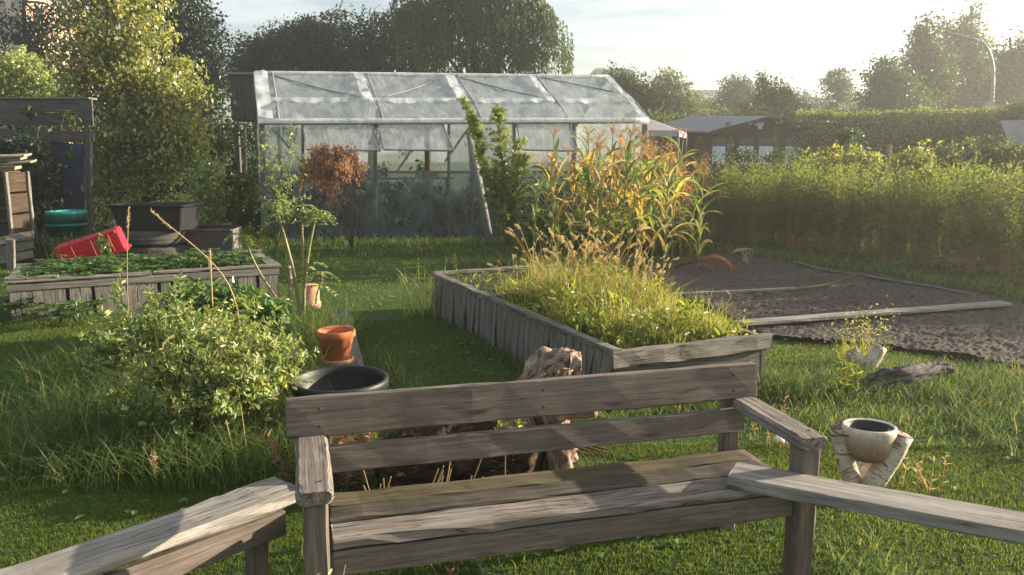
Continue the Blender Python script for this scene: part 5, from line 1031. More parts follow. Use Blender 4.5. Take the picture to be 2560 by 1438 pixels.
for k in set(range(6)) - first: place(MV[k], (1.5, 12.6, 0))
bl = blobs(13.0, (1430, 610, 80, 50), (1560, 600, 100, 60), (1650, 620, 70, 45), (1380, 590, 50, 60)); setting(tag(crown(MB(), bl, 6500, 0.14, 0.3, aspect=0.3, cheap=False).build('undergrowth', M['olive']), 'tangle of low leaves around the maize stalks', 'undergrowth'), 'stuff')
# tall rust-coloured dock plants
def dock(p, top, w, n, label):
    T = thing('dock_plant', label, 'plant', p); gs, gl = MB(), MB()
    for k in range(5):
        q = top + A(rng.normal(0, w), rng.normal(0, w), rng.uniform(-0.25, 0.05)); pts = curve([p, (p + q) / 2 + A(rng.normal(0, 0.04), 0, 0), q], 10); gs.tube(pts, np.linspace(0.008, 0.003, 10), 5)
        u = rng.uniform(0.45, 1, n); i = np.clip((u * 9).astype(int), 0, 8); f = (u * 9 - i)[:, None]
        gl.leaves(pts[i] * (1 - f) + pts[i + 1] * f + rng.normal(0, 0.03, (n, 3)), nrm(unit(n) + A(0, 0, -0.1)), unit(n), 0.035 * rng.uniform(0.6, 1.4, n), 0.025, cheap=True)
    gs.build('stem', M['drystem'], T); gl.build('foliage', M['rust'], T)
for k, (px, t, Y, lab) in enumerate(((1645, 340, 14.6, 'tall rust-red seeding dock at the greenhouse corner'), (1672, 355, 14.4, 'rust-red seeding dock right of the greenhouse corner post'), (1760, 360, 14.8, 'rust-red dock poking up in front of the cabin wall'), (1550, 330, 14.2, 'rust-red dock among the maize tassels'), (1480, 370, 14.0, 'rust-brown dock left of centre in the maize'), (1715, 395, 13.6, 'pale brown drooping dock at the edge of the green bank'), (1590, 395, 13.8, 'rust-red dock low behind the maize'))):
    dock(foot(D(px, 600, Y)), D(px, t + 25, Y), 0.09, 150, lab)
# fallen red stalk on the soil
p = G(1690, 668, 0.05); T = thing('fallen_stalk', 'broken maize stalk with wine-red leaves fallen across the dug soil', 'maize', p)
pts = curve([p, G(1730, 655, 0.18), G(1775, 640, 0.24), G(1830, 632, 0.22)], 10); MB().tube(pts, np.linspace(0.016, 0.006, 10), 6).build('stalk', M['rustywire'], T)
g = MB()
for k, (i, a, L) in enumerate(((3, 0.2, 0.7), (4, -0.3, 0.75), (5, -0.8, 0.65), (6, 0.1, 0.7), (7, -0.4, 0.5), (5, 2.4, 0.4), (2, -0.6, 0.6), (6, -1.2, 0.5))): ribbon(g, pts[i], a, L * 0.8, 0.06, 0.25, 1.5, 9, rng.normal(0, 0.8))
g.build('leaves', M['redleaf'], T)
p = D(1835, 640, pts[-1][1]); g = MB()
for k in range(12): a_ = rng.uniform(-1, 1); g.tube(curve([pts[-1], pts[-1] + A(0.08 + 0.02 * k, 0.05 * a_, 0.06), pts[-1] + A(0.16 + 0.008 * k, 0.1 * a_, -0.04), pts[-1] + A(0.19, 0.12 * a_, -0.13)], 9), 0.0035, 4)
g.build('tassel', M['head'], T)

# saplings before the greenhouse, and the dead shrub
def sapling(label, Y, base, tips, n, L, mat='willow', cat='sapling', name='willow_sapling', spread=0.16):
    b = foot(D(*base, Y)); T = thing(name, label, cat, b); gs, gl = MB(), MB()
    for (px, py), m in tips:
        t_ = D(px, py, Y + rng.normal(0, 0.1)); mid = b * 0.5 + t_ * 0.5 + A(rng.normal(0, 0.05), 0, 0); gs.tube(curve([b, mid, t_], 10), np.linspace(0.016, 0.004, 10), 6)
        for k in range(m):
            u = rng.uniform(0.22, 1); s = b * (1 - u) + t_ * u; s = curve([b, mid, t_], 30)[int(u * 29)]; e = s + A(rng.normal(0, spread), rng.normal(0, spread), rng.uniform(0.05, 0.3)) * (1.15 - 0.7 * u)
            sprig(gs, gl, [s, (s + e) / 2 + A(0, 0, 0.02), e], 0.004, n, L, aspect=0.32, start=0.05)
    gs.build('stem', M['stem'], T, True); gl.build('foliage', M[mat], T)
sapling('slim light-green sapling leaning left in front of the leaning post', 13.9, (1268, 610), (((1160, 250), 84), ((1178, 285), 50)), 24, 0.07, spread=0.15)
sapling('upright light-green sapling right of the leaning post', 13.8, (1272, 612), (((1245, 268), 86), ((1300, 360), 64), ((1225, 430), 50), ((1315, 390), 40)), 24, 0.07, spread=0.2)
b = foot(D(880, 625, 13.2)); T = thing('dead_shrub', 'dead shrub with drooping rust-brown leaves before the greenhouse film', 'shrub', b); gs, gl = MB(), MB()
for k in range(16):
    px = rng.uniform(768, 892); py = 362 + rng.uniform(0, 80) * (0.4 + abs(px - 830) / 70); e = D(px, py, 13.2 + rng.normal(0, 0.2)); m_ = D(866 + rng.uniform(-34, 30), 500, 13.2 + rng.normal(0, 0.1)); gs.tube(curve([b, m_, e], 10), np.linspace(0.006, 0.0025, 10), 5)
    for j in range(8):
        s = e + rng.normal(0, 0.11, 3) * A(1, 1, 0.6); dr = s + A(rng.normal(0, 0.05), rng.normal(0, 0.05), -rng.uniform(0.15, 0.4)); n = 34; u = rng.uniform(0, 1, n)[:, None]
        gl.leaves(s * (1 - u) + dr * u + rng.normal(0, 0.03, (n, 3)), nrm(unit(n) * 0.6 - A(0, 0, 1)), unit(n), 0.055 * rng.uniform(0.6, 1.3, n), 0.026, cheap=False)
n = 260; P = D(830, 470, 13.2) + rng.normal(0, 1, (n, 3)) * A(0.18, 0.15, 0.22); gl.leaves(P, nrm(unit(n) * 0.6 - A(0, 0, 1)), unit(n), 0.055, 0.026, cheap=False)
gs.build('branches', M['bark'], T); gl.build('foliage', M['rust'], T)
sapling('wispy green shrub at the left corner of the greenhouse', 13.7, (690, 610), (((730, 300), 26), ((700, 345), 24), ((655, 330), 18), ((765, 400), 18)), 14, 0.065, 'rose', 'shrub', 'wispy_shrub', 0.22)
# ------------------------------------------------------------------ leafy bush in front of the middle bed
YB0 = 4.25
T = thing('leafy_bush', 'sunlit yellow-green leafy bush with arching shoots in front of the overgrown bed', 'bush', G(500, 1120, 0))
gs, gl = MB(), MB(); b = G(500, 1110, 0)
bl = blobs(YB0, (330, 890, 90, 55, 0.2), (430, 855, 110, 60, 0.3), (540, 865, 120, 62, 0.2), (650, 905, 90, 58, 0.1), (480, 935, 130, 60, -0.1), (600, 960, 90, 48, -0.15), (420, 975, 80, 38, -0.15), (530, 1020, 70, 36, -0.25), (570, 835, 110, 36, 0.5), (420, 830, 95, 36, 0.45), (705, 930, 50, 38, 0.0), (270, 900, 45, 45, 0.1), (480, 1060, 110, 42, -0.2), (360, 1010, 80, 45, 0.0), (610, 1040, 80, 42, -0.1))
limbs(gs, b, D(480, 850, YB0), 0.014, bl, 34)
crown(gl, bl, 5600, 0.034, 0.10, cheap=False, aspect=0.56, down=0.0, per=10, shell=0.62)
for k in range(260):
    c, ra = bl[rng.integers(len(bl))]; d = unit(1)[0]; d[2] = abs(d[2]) * 0.7; s = c + d * ra * 0.5; e = s + nrm(d + A(0, 0, 0.6) + rng.normal(0, 0.4, 3)) * rng.uniform(0.10, 0.27)
    sprig(gs, gl, [s, (s + e) / 2 + A(0, 0, 0.025), e], 0.0025, 20, 0.036, aspect=0.36)
for (px, py), base in (((300, 662), (330, 840)), ((285, 700), (310, 860)), ((450, 690), (470, 830)), ((395, 735), (400, 850)), ((430, 720), (440, 840)), ((250, 770), (330, 880)), ((690, 770), (640, 900)), ((620, 740), (580, 850))):
    s, e = D(*base, YB0 + 0.1), D(px, py, YB0 + 0.25); sprig(gs, gl, [s, (s + e) / 2 + A(rng.normal(0, 0.02), 0, 0), e], 0.004, 46, 0.05, aspect=0.34, start=0.0, up=0.5)
gs.build('branches', M['bark'], T); gl.build('foliage', M['rose'], T)
T = thing('weed_tuft', 'pale grass growing up through the leafy bush', 'grass tuft', G(520, 1090, 0)); g = MB(); n = 420; P = np.stack([np.clip(rng.normal(-1.75, 0.24, n), -2.3, -1.38), rng.normal(4.32, 0.14, n), np.zeros(n)], 1); g.blades(P, rng.uniform(0.45, 0.8, n), rng.uniform(0.15, 0.75, n), 0.004, seg=5); g.build('foliage', M['straw'], T)
T = thing('leafy_weeds', 'dark green leafy weeds filling the middle bed behind the bush', 'weeds', rp(BED_M, 0.6, 1.2, 0.17)); g = MB(); bl = blobs(6.3, (470, 770, 110, 45), (590, 775, 100, 45), (540, 740, 120, 35, 0.5), (660, 800, 60, 40, -0.3)); crown(g, bl, 2400, 0.075, 0.1, cheap=False, aspect=0.45, per=12); g.build('foliage', M['berry'], T)

# strawberry plants in the long left bed
SV = []
for v in range(4):
    r_ = np.random.default_rng(300 + v); g = MB(); n = 16
    for k in range(n):
        a = r_.uniform(0, 6.28); rr = r_.uniform(0.02, 0.13); p = A(rr * math.cos(a), rr * math.sin(a), r_.uniform(0.05, 0.14)); g.tube([A(0, 0, 0), p * A(0.6, 0.6, 1.05), p], 0.0018, 3)
        az = a + A(-0.9, 0, 0.9); ax = np.stack([np.cos(az), np.sin(az), np.full(3, 0.15)], 1); g.leaves(np.repeat(p[None], 3, 0), ax, unit(3, r_) * 0.4 + A(0, 0, 1), 0.062 * r_.uniform(0.8, 1.2), 0.05, cheap=False)
    SV.append(g.mesh('strawberry_foliage', M['berry']))
def scatter_mesh(vs, name, pts, label, cat, group, smin=0.8, smax=1.25, r=rng):
    for x, y, z in pts:
        o = bpy.data.objects.new(name, vs[r.integers(len(vs))]); COL.objects.link(o); place(o, (x, y, z), r.uniform(0, 6.28), r.uniform(smin, smax)); tag(o, label, cat, group)
pts = [rp(BED_L, a + rng.normal(0, 0.05), c + rng.normal(0, 0.05), 0.305) for a in np.arange(0.15, 2.45, 0.2) for c in np.arange(0.18, 1.2, 0.2)]
scatter_mesh(SV, 'strawberry_plant', [p for p in pts if p is not None], 'low strawberry plant in the long grey pallet-board bed', 'strawberry plant', 'strawberry plants in the long left bed')
pts = [G(px, py, 0.01) for px, py in ((120, 790), (170, 770), (220, 790), (250, 760), (90, 800), (60, 790), (200, 815), (150, 812), (30, 800))]
scatter_mesh(SV, 'strawberry_plant', pts, 'leafy plant on the shaded grass at the foot of the strawberry bed', 'plant', 'plants at the foot of the strawberry bed', 1.1, 1.7)

# dry plants around the blue-door corner
g = MB(); P = D(190, 615, 11.6) + rng.normal(0, 1, (420, 3)) * A(0.32, 0.2, 0); P[:, 2] = 0.12; g.blades(P, rng.uniform(0.15, 0.4, 420), rng.uniform(0.2, 0.9, 420), 0.008); g.leaves(P + A(0, 0, 0.2) + rng.normal(0, 0.07, P.shape), unit(420), unit(420), 0.05, 0.015)
tag(g.build('feathery_plant', M['longgrass']), 'feathery greyish plant between the turquoise barrel and the red crate', 'plant')
T = thing('trailing_plant', 'dark trailing leaves hanging over the red crate', 'plant', D(245, 600, 10.45)); g = MB(); P = D(250, 590, 10.42) + np.linspace(0, 1, 60)[:, None] * A(0.12, -0.05, -0.32) + rng.normal(0, 1, (60, 3)) * A(0.05, 0.03, 0.03); g.leaves(P, unit(60) - A(0, 0.3, 0.5), unit(60), 0.08, 0.05, cheap=False); g.build('foliage', M['berry'], T)

# canes of the thorny sapling by the pink flowerpot
cb_ = G(752, 800, 0.17); YC_ = cb_[1]
def pinnate(gs, gl, p, az, L, n=7, droop=0.9, size=0.05):
    t = np.linspace(0, 1, n + 3); h = A(math.cos(az), math.sin(az), 0); pts = p + h * (L * t)[:, None] + A(0, 0, 1) * (L * (0.45 * t - droop * t * t))[:, None]; gs.tube(pts, np.linspace(0.003, 0.001, n + 3), 4)
    sd = A(-h[1], h[0], 0)
    for i in range(2, n + 3):
        for s in (-1, 1): gl.leaves(pts[i:i + 1], [sd * s + h * 0.5 - A(0, 0, 0.25)], [A(0, 0, 1) + rng.normal(0, 0.25, 3)], size, size * 0.55, cheap=False)
for k, (bx_, tp, lab, lv) in enumerate((((752, 790), (690, 500), 'tall ringed cane leaning left with a leaf tuft, tallest beside the pink flowerpot', 6), ((752, 780), (762, 515), 'straight ringed cane ending in umbrella-like leaves', 5), ((748, 785), (795, 528), 'ringed cane leaning right under umbrella-like leaves', 8), ((690, 745), (602, 585), 'thin cane leaning left across the corner of the strawberry bed', 3), ((795, 760), (803, 680), 'shortest green cane with a few leaves beside the pink flowerpot', 3), ((722, 770), (719, 665), 'cut grey stake standing left of the ringed canes', 0))):
    s, e = D(*bx_, YC_), D(*tp, YC_ + (0.1 if k < 3 else 0.0)); s = A(s[0], s[1], 0.17) if k in (0, 1, 2, 5) else A(s[0], s[1], max(0.1, s[2]))
    T = thing('cane', lab, 'cane', s); gs, gl = MB(), MB(); n = 26; t = np.linspace(0, 1, n)[:, None]
    pts = s * (1 - t) + e * t + A(0.02, 0, 0) * np.sin(t * 4 + k); r0 = (0.017, 0.015, 0.014, 0.011, 0.009, 0.018)[k]
    gs.tube(pts, np.linspace(r0, r0 * (0.62 if k < 5 else 1), n) * (1 + 0.12 * (np.arange(n) % 4 == 0)), 8); gs.build('stem', M['cane'] if k < 5 else M['pale'], T, True)
    if lv:
        ps = MB()
        for j in range(lv * 2): pinnate(ps, gl, e - (e - s) * (0.03 * (j % 3)), j * 2.4 + k, rng.uniform(0.10, 0.17), 6, 0.9, 0.036)
        if k == 2:
            for u, a_, L in ((0.42, 0.3, 0.16), (0.36, 2.8, 0.13), (0.47, 1.6, 0.13), (0.3, -0.3, 0.3), (0.52, 0.1, 0.14)): pinnate(ps, gl, s * (1 - u) + e * u, a_, L, 7, 0.6, 0.045)
        if k == 0:
            for u in (0.97, 0.88, 0.82): pinnate(ps, gl, s * (1 - u) + e * u, 2.5 + u * 9, 0.18, 5, 0.9)
        ps.build('leaf_stalks', M['stem'], T); gl.build('foliage', M['rose'] if k != 3 else M['willow'], T)

# single grass stalks in front
for k, (a, b, Y, lab) in enumerate((((565, 700), (378, 526), 5.2, 'long pale grass stalk leaning left in front of the mortar tub'), ((318, 720), (321, 520), 5.2, 'upright rusty grass stalk in front of the mortar tub'), ((535, 830), (525, 628), 5.0, 'thin reddish stalk rising from the leafy bush'))):
    s, e = D(*a, Y), D(*b, Y + 0.1); s0 = A(s[0] + (0.10 if k == 0 else 0), s[1], 0.2); T = thing('seed_stalk', lab, 'grass stalk', s0); pts = curve([s0, s, e], 16)
    MB().tube(pts, np.linspace(0.0045, 0.003, 16), 5).build('stem', M['head' if k != 1 else 'drystem'], T)
    g = MB(); n = 60; u = rng.uniform(0.72, 1, n); P = s * (1 - u[:, None]) + e * u[:, None]; g.leaves(P, nrm(unit(n) * 0.5 + (e - s)), unit(n), 0.022, 0.005); g.build('ear', M['head'], T)
s = G(388, 1205, 0.0); e = D(384, 1135, s[1]); T = thing('seed_stalk', 'short stalk with a fat pale ear on the lawn before the leafy bush', 'grass stalk', s); MB().tube([s, e], 0.003, 5).build('stem', M['head'], T)
g = MB(); n = 160; u = rng.uniform(0.15, 1, n)[:, None]; g.leaves(s * (1 - u) + e * u + rng.normal(0, 0.005, (n, 3)), nrm(unit(n) * 0.5 + (e - s)), unit(n), 0.022, 0.007); g.build('ear', M['head'], T)
for px, py, tx, ty in ((598, 1190, 565, 1050),):
    s = G(px, py, 0); e = D(tx, ty, s[1] + 0.15); o = MB().tube(curve([s, (s + e) / 2, e], 8), 0.0022, 5).build('seed_stalk', M['head']); tag(o, 'bent brown dead stalk at the right foot of the leafy bush', 'grass stalk')

n = 900; a_, b_ = rng.uniform(0.04, 1.1, n), rng.uniform(2.05, 3.45, n); g = MB(); g.blades(np.array([rp(BED_R, *x, 0.33) for x in zip(a_, b_)]), rng.uniform(0.04, 0.13, n), rng.uniform(0.2, 1.2, n), 0.006); setting(tag(g.build('bed_grass', M['longgrass']), 'short green grass in the far section of the long raised bed', 'grass'), 'stuff')
# foxtail tufts and weeds of the right bed
FV = []
for v in range(6):
    r_ = np.random.default_rng(400 + v); n = 90; g = MB(); P = np.concatenate([r_.normal(0, 0.07, (n, 2)), np.zeros((n, 1))], 1)
    g.blades(P, r_.uniform(0.10, 0.46, n), r_.uniform(0.1, 1.3, n), r_.uniform(0.004, 0.008, n), r_.uniform(0, 6.28, n), 4); FV.append((g.mesh('tuft_blades', M['straw']), r_))
FH = []
for v in range(6):
    r_ = np.random.default_rng(430 + v); g, gs = MB(), MB()
    for k in range(5):
        p = A(*r_.normal(0, 0.08, 2), 0); d = A(*r_.normal(0, 0.16, 2), 0); h = r_.uniform(0.32, 0.6); pts = curve([p, p + d * 0.4 + A(0, 0, h * 0.55), p + d + A(0, 0, h)], 9); gs.tube(pts, 0.0016, 3)
        n = 46; u = r_.uniform(0, 1, n)[:, None]; ax = nrm(pts[-1] - pts[-2] + A(d[0] * 0.2, d[1] * 0.2, -0.01)); L = r_.uniform(0.03, 0.075); g.leaves(pts[-1] + ax * u * L + r_.normal(0, 0.0035, (n, 3)), nrm(unit(n, r_) * 0.5 + ax), unit(n, r_), 0.018, 0.006)
    FH.append((g.mesh('foxtail_heads', M['head']), gs.mesh('foxtail_stems', M['straw'])))
def foxtail(x, y, z, s, heads, r):
    T = thing('foxtail_plant', 'tuft of golden foxtail grass in the long bed beside the dug soil', 'grass tuft', (0, 0, 0), 'foxtail tufts in the right raised bed'); i = r.integers(6)
    for nm, me in (('blades', FV[i][0]),) + ((('seed_foliage', FH[i][0]), ('stems', FH[i][1])) if heads else ()):
        o = bpy.data.objects.new(nm, me); COL.objects.link(o); o.parent = T
    place(T, (x, y, z), r.uniform(0, 6.28), s)
r_ = np.random.default_rng(77)
for k in range(190):
    b_ = r_.uniform(0.1, 3.4); a_ = r_.uniform(0.08, 1.08)
    if (b_ > 2.0 and r_.uniform() < (0.93 if a_ < 0.85 else 0.6)) or (a_ < 0.32 and b_ < 1.9 and r_.uniform() < 0.6): continue
    p = rp(BED_R, a_, b_, 0.33); mid = 1.0 - abs(b_ - 1.6) / 2.6; foxtail(*p, r_.uniform(0.55, 1.15) * (0.62 + 0.5 * mid) * (0.75 if a_ < 0.3 else 1), r_.uniform() < 0.6 * (b_ > 0.8) + 0.1, r_)
g = MB(); n = 700; a_, b_ = rng.uniform(0.05, 1.1, n), rng.uniform(0.08, 3.4, n); k = (b_ < 2.0) | (rng.uniform(0, 1, n) < 0.12); P = np.stack([BED_R[0][0] + BED_R[1][0] * a_ + BED_R[2][0] * b_, BED_R[0][1] + BED_R[1][1] * a_ + BED_R[2][1] * b_, np.full(n, 0.33)], 1)[k]; n = len(P)
cw = np.array([(rng.uniform(0.1, 1.05), rng.uniform(0.15, 2.0), rng.uniform(0.10, 0.34)) for _ in range(26)])
for a0, b0, h0 in cw:
    m_ = 65; q_ = np.stack([rng.normal(a0, 0.06, m_), rng.normal(b0, 0.07, m_)], 1); pp = np.array([rp(BED_R, *x, 0.33) for x in q_]) + A(0, 0, 1) * h0 * rng.uniform(0, 1, (m_, 1)) ** 0.7; g.leaves(pp, nrm(unit(m_) + A(0, 0, 0.3)), unit(m_) + A(0, 0, 0.7), rng.uniform(0.03, 0.075, m_), 0.022, cheap=False)
for j in range(4): g.leaves(P + rng.normal(0, 0.035, P.shape) * A(1, 1, 0) + A(0, 0, 1) * rng.uniform(0.0, 0.13, (n, 1)), nrm(unit(n) + A(0, 0, 0.3)), unit(n) + A(0, 0, 0.7), rng.uniform(0.03, 0.09, n), 0.022, cheap=False)
setting(tag(g.build('weeds', M['willow']), 'mixed low leafy weeds filling the right raised bed', 'weeds'), 'stuff')
for k, (a_, b_, s_) in enumerate(((0.28, 0.55, 1.0), (0.18, 0.75, 0.8), (0.9, 1.1, 0.9), (0.55, 2.6, 1.1), (0.62, 2.3, 0.9), (0.4, 0.35, 0.7))):
    p = rp(BED_R, a_, b_, 0.33); g = MB(); n = 9; az = rng.uniform(0, 6.28, n); g.leaves(np.repeat(p[None], n, 0), np.stack([np.cos(az), np.sin(az), rng.uniform(0.5, 1.6, n)], 1), np.stack([-np.cos(az), -np.sin(az), np.full(n, 0.8)], 1), 0.17 * s_, 0.07 * s_, cheap=False)
    tag(g.build('broadleaf_weed', M['yellow'] if k in (2, 3, 4) else M['berry']), 'broad-leaved weed showing among the foxtails of the right bed', 'weed', 'broad-leaved weeds in the right bed')

# plants round the bench foot and soil edge
def stems(label, name, base, n, h, mat, leafs=0, lm='willow', spread=0.07, cat='plant'):
    T = thing(name, label, cat, base); g = MB(); gl = MB()
    for k in range(n):
        s = base + A(rng.normal(0, spread), rng.normal(0, spread), 0); e = s + A(rng.normal(0, 0.05), rng.normal(0, 0.05), h * rng.uniform(0.6, 1.1))
        if leafs: sprig(g, gl, [s, (s + e) / 2, e], 0.003, leafs, 0.032 if 'dry' in name else 0.055, aspect=0.3, start=0.1)
        else: g.tube([s, e + A(rng.normal(0, 0.06), rng.normal(0, 0.05), 0)], 0.0028, 5)
    g.build('stems', M[mat], T)
    if leafs: gl.build('foliage', M[lm], T)
stems('clump of cut straw-coloured stems under the bench back', 'cut_stems', A(-0.28, 3.0, 0.0), 18, 0.35, 'drystem', spread=0.12)
stems('second clump of cut straw-coloured stems nearer the left armrest', 'cut_stems', A(-0.52, 2.98, 0.0), 12, 0.34, 'drystem', spread=0.07)
stems('bright green leafy plant growing up behind the bench seat', 'leafy_weed', G(1262, 1225, 0), 5, 0.42, 'stem', 26, 'willow', 0.04)
stems('orange dried flower heads seen below the top backrest board', 'dried_flowers', A(-0.80, 3.62, 0.0), 14, 0.30, 'drystem', 40, 'rust', 0.12)
stems('yellow flowering weeds beside the low birch log stand', 'yellow_weed', G(2120, 990, 0), 8, 0.32, 'stem', 14, 'yellow', 0.08)
stems('pale dry weed at the right foot of the birch pot stand', 'dry_weed', G(2300, 1225, 0), 6, 0.17, 'head', 9, 'head', 0.05)
stems('dry seeding weed behind the right end of the bench', 'dry_weed', G(1930, 1120, 0), 7, 0.25, 'head', 18, 'tassel', 0.06)
stems('dried flower weed under the front edge of the bench', 'dry_weed', A(-0.1, 2.42, 0.0), 9, 0.2, 'head', 24, 'rust', 0.1)
stems('dry weed stalk standing before the left bench leg', 'dry_weed', A(-0.60, 2.13, 0.0), 5, 0.36, 'head', 16, 'head', 0.03)
m_ = D(1950, 1097, 3.3); tag(MB().lathe([(0.001, 0.012), (0.02, 0.008), (0.024, -0.006), (0.006, -0.012), (0.001, -0.014)], m_, 16, tiltx((0, 1, 0), 0.5)).build('white_flower', M['white_dot'], smooth=True), 'single white flower head in the grass beside the right armrest', 'flower')
MB().tube([A(m_[0], m_[1], m_[2] - 0.01), A(m_[0] - 0.02, m_[1], 0)], 0.003, 5).build('stem', M['stem'], bpy.data.objects['white_flower'])
b = G(2150, 905, 0.0); g = MB(); P = b + np.clip(rng.normal(0, 1, (260, 3)), -1.8, 1.8) * A(0.075, 0.07, 0); g.blades(P[:150], rng.uniform(0.12, 0.36, 150), rng.uniform(0.2, 0.9, 150), 0.004, seg=4); g.leaves(P + A(0, 0, 0.28) + rng.normal(0, 0.08, P.shape), unit(260), unit(260), 0.03, 0.008)
tag(g.build('dry_tuft', M['straw']), 'pale dry grass tuft growing from the low birch log stand', 'grass tuft')
g = MB(); P = rp(BED_R, -0.06, 3.45, 0) + rng.normal(0, 1, (190, 3)) * A(0.16, 0.14, 0); g.blades(P[:70], rng.uniform(0.3, 0.62, 70), rng.uniform(0.1, 0.7, 70), 0.009, seg=4); tag(g.build('dry_tuft', M['straw']), 'straw-coloured grass tuft at the far left corner of the long bed', 'grass tuft')

# ------------------------------------------------------------------ long grass (uncountable)
def blocked(x, y, m=0.0): return inrect(x, y, BED_R, m) | inrect(x, y, BED_L, m) | inrect(x, y, BED_M, m) | inpoly(x, y, SOIL)
g = MB()
HS = 0.85
def lg(c, sx, sy, n, h0, h1, w=0.0048, lean=(0.3, 1.3), rot=0.0, block=True):
    p = np.clip(rng.normal(0, 0.85, (n, 2)), -1.5, 1.5) * A(sx, sy); ca, sa = math.cos(rot), math.sin(rot); x, y = c[0] + p[:, 0] * ca - p[:, 1] * sa, c[1] + p[:, 0] * sa + p[:, 1] * ca
    if block: k = ~blocked(x, y, -0.02); x, y = x[k], y[k]
    g.blades(np.stack([x, y, 0 * x], 1), rng.uniform(h0, h1, len(x)) * HS, rng.uniform(*lean, len(x)), w, seg=4)
BR_ = R(24)
lg((-1.75, 4.0), 0.55, 0.28, 3000, 0.12, 0.42); lg((-2.35, 4.55), 0.32, 0.35, 2000, 0.15, 0.45); lg((-1.15, 4.15), 0.25, 0.35, 1300, 0.12, 0.38); lg((-2.9, 5.3), 0.3, 0.7, 1700, 0.12, 0.4, rot=R(20)); lg((-0.80, 5.25), 0.09, 0.5, 800, 0.08, 0.3, rot=R(18)); HS = 0.6; lg((-0.75, 4.8), 0.25, 0.22, 700, 0.1, 0.3)
HS = 0.85
lg(rp(BED_M, 0.8, 0.8), 0.5, 0.6, 2300, 0.2, 0.5, block=False); lg(rp(BED_M, 1.3, 1.2), 0.25, 0.4, 900, 0.3, 0.62, block=False); lg(rp(BED_M, 0.6, 0.1), 0.5, 0.12, 900, 0.25, 0.55, block=False)
HS = 0.5
lg(rp(BED_R, -0.12, 1.5), 0.07, 1.2, 1300, 0.06, 0.22, rot=BR_); lg(rp(BED_R, 0.6, -0.14), 0.5, 0.08, 1300, 0.08, 0.28, rot=BR_); lg(rp(BED_R, 1.3, -0.1), 0.2, 0.16, 900, 0.12, 0.42); lg(rp(BED_R, 1.35, 0.8), 0.08, 0.6, 500, 0.06, 0.2, rot=BR_, block=False)
lg((2.3, 5.3), 0.35, 0.25, 1800, 0.08, 0.36); lg((3.0, 5.4), 0.5, 0.3, 2300, 0.08, 0.32); lg((3.6, 4.9), 0.5, 0.35, 2600, 0.1, 0.4); lg((3.3, 4.3), 0.4, 0.3, 2200, 0.08, 0.34); lg((2.6, 4.6), 0.5, 0.3, 1800, 0.06, 0.24); lg((4.2, 5.4), 0.4, 0.4, 1700, 0.1, 0.4); lg((1.8, 4.5), 0.3, 0.25, 1200, 0.05, 0.24)
lg((1.35, 2.75), 0.12, 0.2, 420, 0.08, 0.3); lg((0.9, 2.3), 0.5, 0.12, 900, 0.05, 0.24); lg((0.0, 2.35), 0.5, 0.15, 800, 0.04, 0.2); lg((-0.4, 3.0), 0.3, 0.12, 380, 0.06, 0.26); lg((1.6, 2.4), 0.3, 0.2, 500, 0.06, 0.26)
e0, e1 = G(1800, 625, 0), G(2600, 745, 0); rt_ = math.atan2(*(e1 - e0)[[1, 0]])
lg((e0 + e1) / 2, 2.2, 0.16, 4200, 0.1, 0.36, 0.009, rot=rt_); lg(G(2000, 640, 0), 0.8, 0.2, 1500, 0.06, 0.2, 0.009, rot=rt_); lg(G(2420, 730, 0), 0.5, 0.15, 1500, 0.12, 0.42, 0.008, rot=rt_)
lg(G(1130, 635, 0), 1.4, 0.3, 1800, 0.08, 0.3, 0.01); lg((-0.6, 14.2), 2.6, 0.3, 1500, 0.12, 0.4, 0.012); lg(G(1400, 668, 0), 1.0, 0.25, 1800, 0.15, 0.55, 0.01); lg((-4, 14.0), 2.2, 0.3, 1300, 0.12, 0.5, 0.012); lg(G(640, 640, 0), 0.6, 0.5, 900, 0.1, 0.36, 0.01); lg(G(100, 800, 0), 0.7, 0.25, 1600, 0.06, 0.24)
setting(tag(g.build('long_grass', M['longgrass']), 'long grass growing round the beds, logs and bench', 'long grass'), 'stuff')

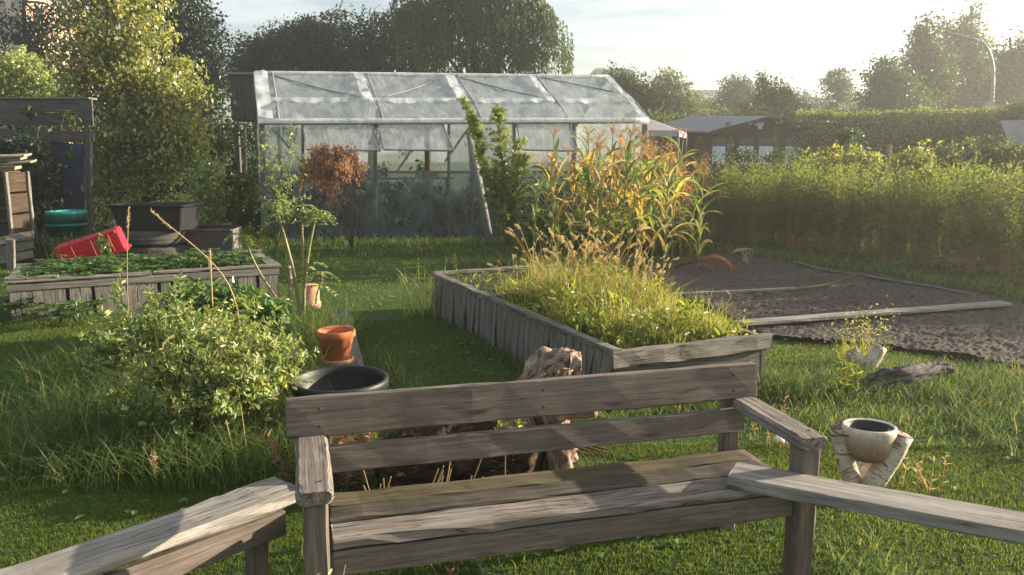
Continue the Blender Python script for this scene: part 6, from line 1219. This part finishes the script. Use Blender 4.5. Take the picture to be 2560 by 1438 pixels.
# ------------------------------------------------------------------ lawn
g = MB(); r_ = np.random.default_rng(3)
for n, y0, y1, h0, h1, w in ((200000, 1.9, 4.2, 0.012, 0.030, 0.0034), (140000, 4.0, 7.5, 0.014, 0.034, 0.0055), (48000, 7.3, 15.0, 0.02, 0.045, 0.012)):
    y = y0 + (y1 - y0) * np.sqrt(r_.uniform(0, 1, n)); x = r_.uniform(-0.78, 0.78, n) * (y + 1.7); t = wob(x, y, 1.6) + 0.5 * wob(x, y, 5.0, 2.0)
    k = ~blocked(x, y, 0.0) & (t > r_.uniform(-1.9, -0.2, n)) & ((x - 0.05) ** 2 / 0.5 + (y - 3.75) ** 2 / 0.12 > 1); x, y, t = x[k], y[k], t[k]
    g.blades(np.stack([x, y, 0.018 * wob(x, y, 1.1)], 1), r_.uniform(h0, h1, len(x)) * (1 + 0.25 * t), r_.uniform(0.1, 1.1, len(x)), w, r_.uniform(0, 6.28, len(x)), 2)
setting(tag(g.build('lawn_grass', M['grass']), 'short green lawn grass', 'grass'), 'stuff')
g = MB(); n = 900; y = r_.uniform(2.1, 9, n); x = r_.uniform(-0.75, 0.75, n) * (y + 0.4); k = ~blocked(x, y); x, y = x[k], y[k]; n = len(x); az = r_.uniform(0, 6.28, n)
g.leaves(np.stack([x, y, np.full(n, 0.03)], 1), np.stack([np.cos(az), np.sin(az), np.full(n, 0.1)], 1), unit(n, r_) * 0.3 + A(0, 0, 1), 0.05, 0.03, cheap=False); setting(tag(g.build('clover', M['berry']), 'small broad leaves in the lawn', 'clover'), 'stuff')

# ------------------------------------------------------------------ haze
hm = bpy.data.materials.new('haze'); hm.use_nodes = True; n_ = hm.node_tree.nodes; n_.clear(); o_ = n_.new('ShaderNodeOutputMaterial'); v_ = n_.new('ShaderNodeVolumePrincipled')
v_.inputs['Color'].default_value = (0.97, 0.96, 0.90, 1); v_.inputs['Density'].default_value = 0.0030; v_.inputs['Anisotropy'].default_value = 0.65
hm.node_tree.links.new(v_.outputs[0], o_.inputs['Volume'])
HZ = True
if HZ: setting(MB().box((0, 75, 9.5), (260, 180, 21)).build('haze', hm, origin=(0, 0, 0)), 'stuff')
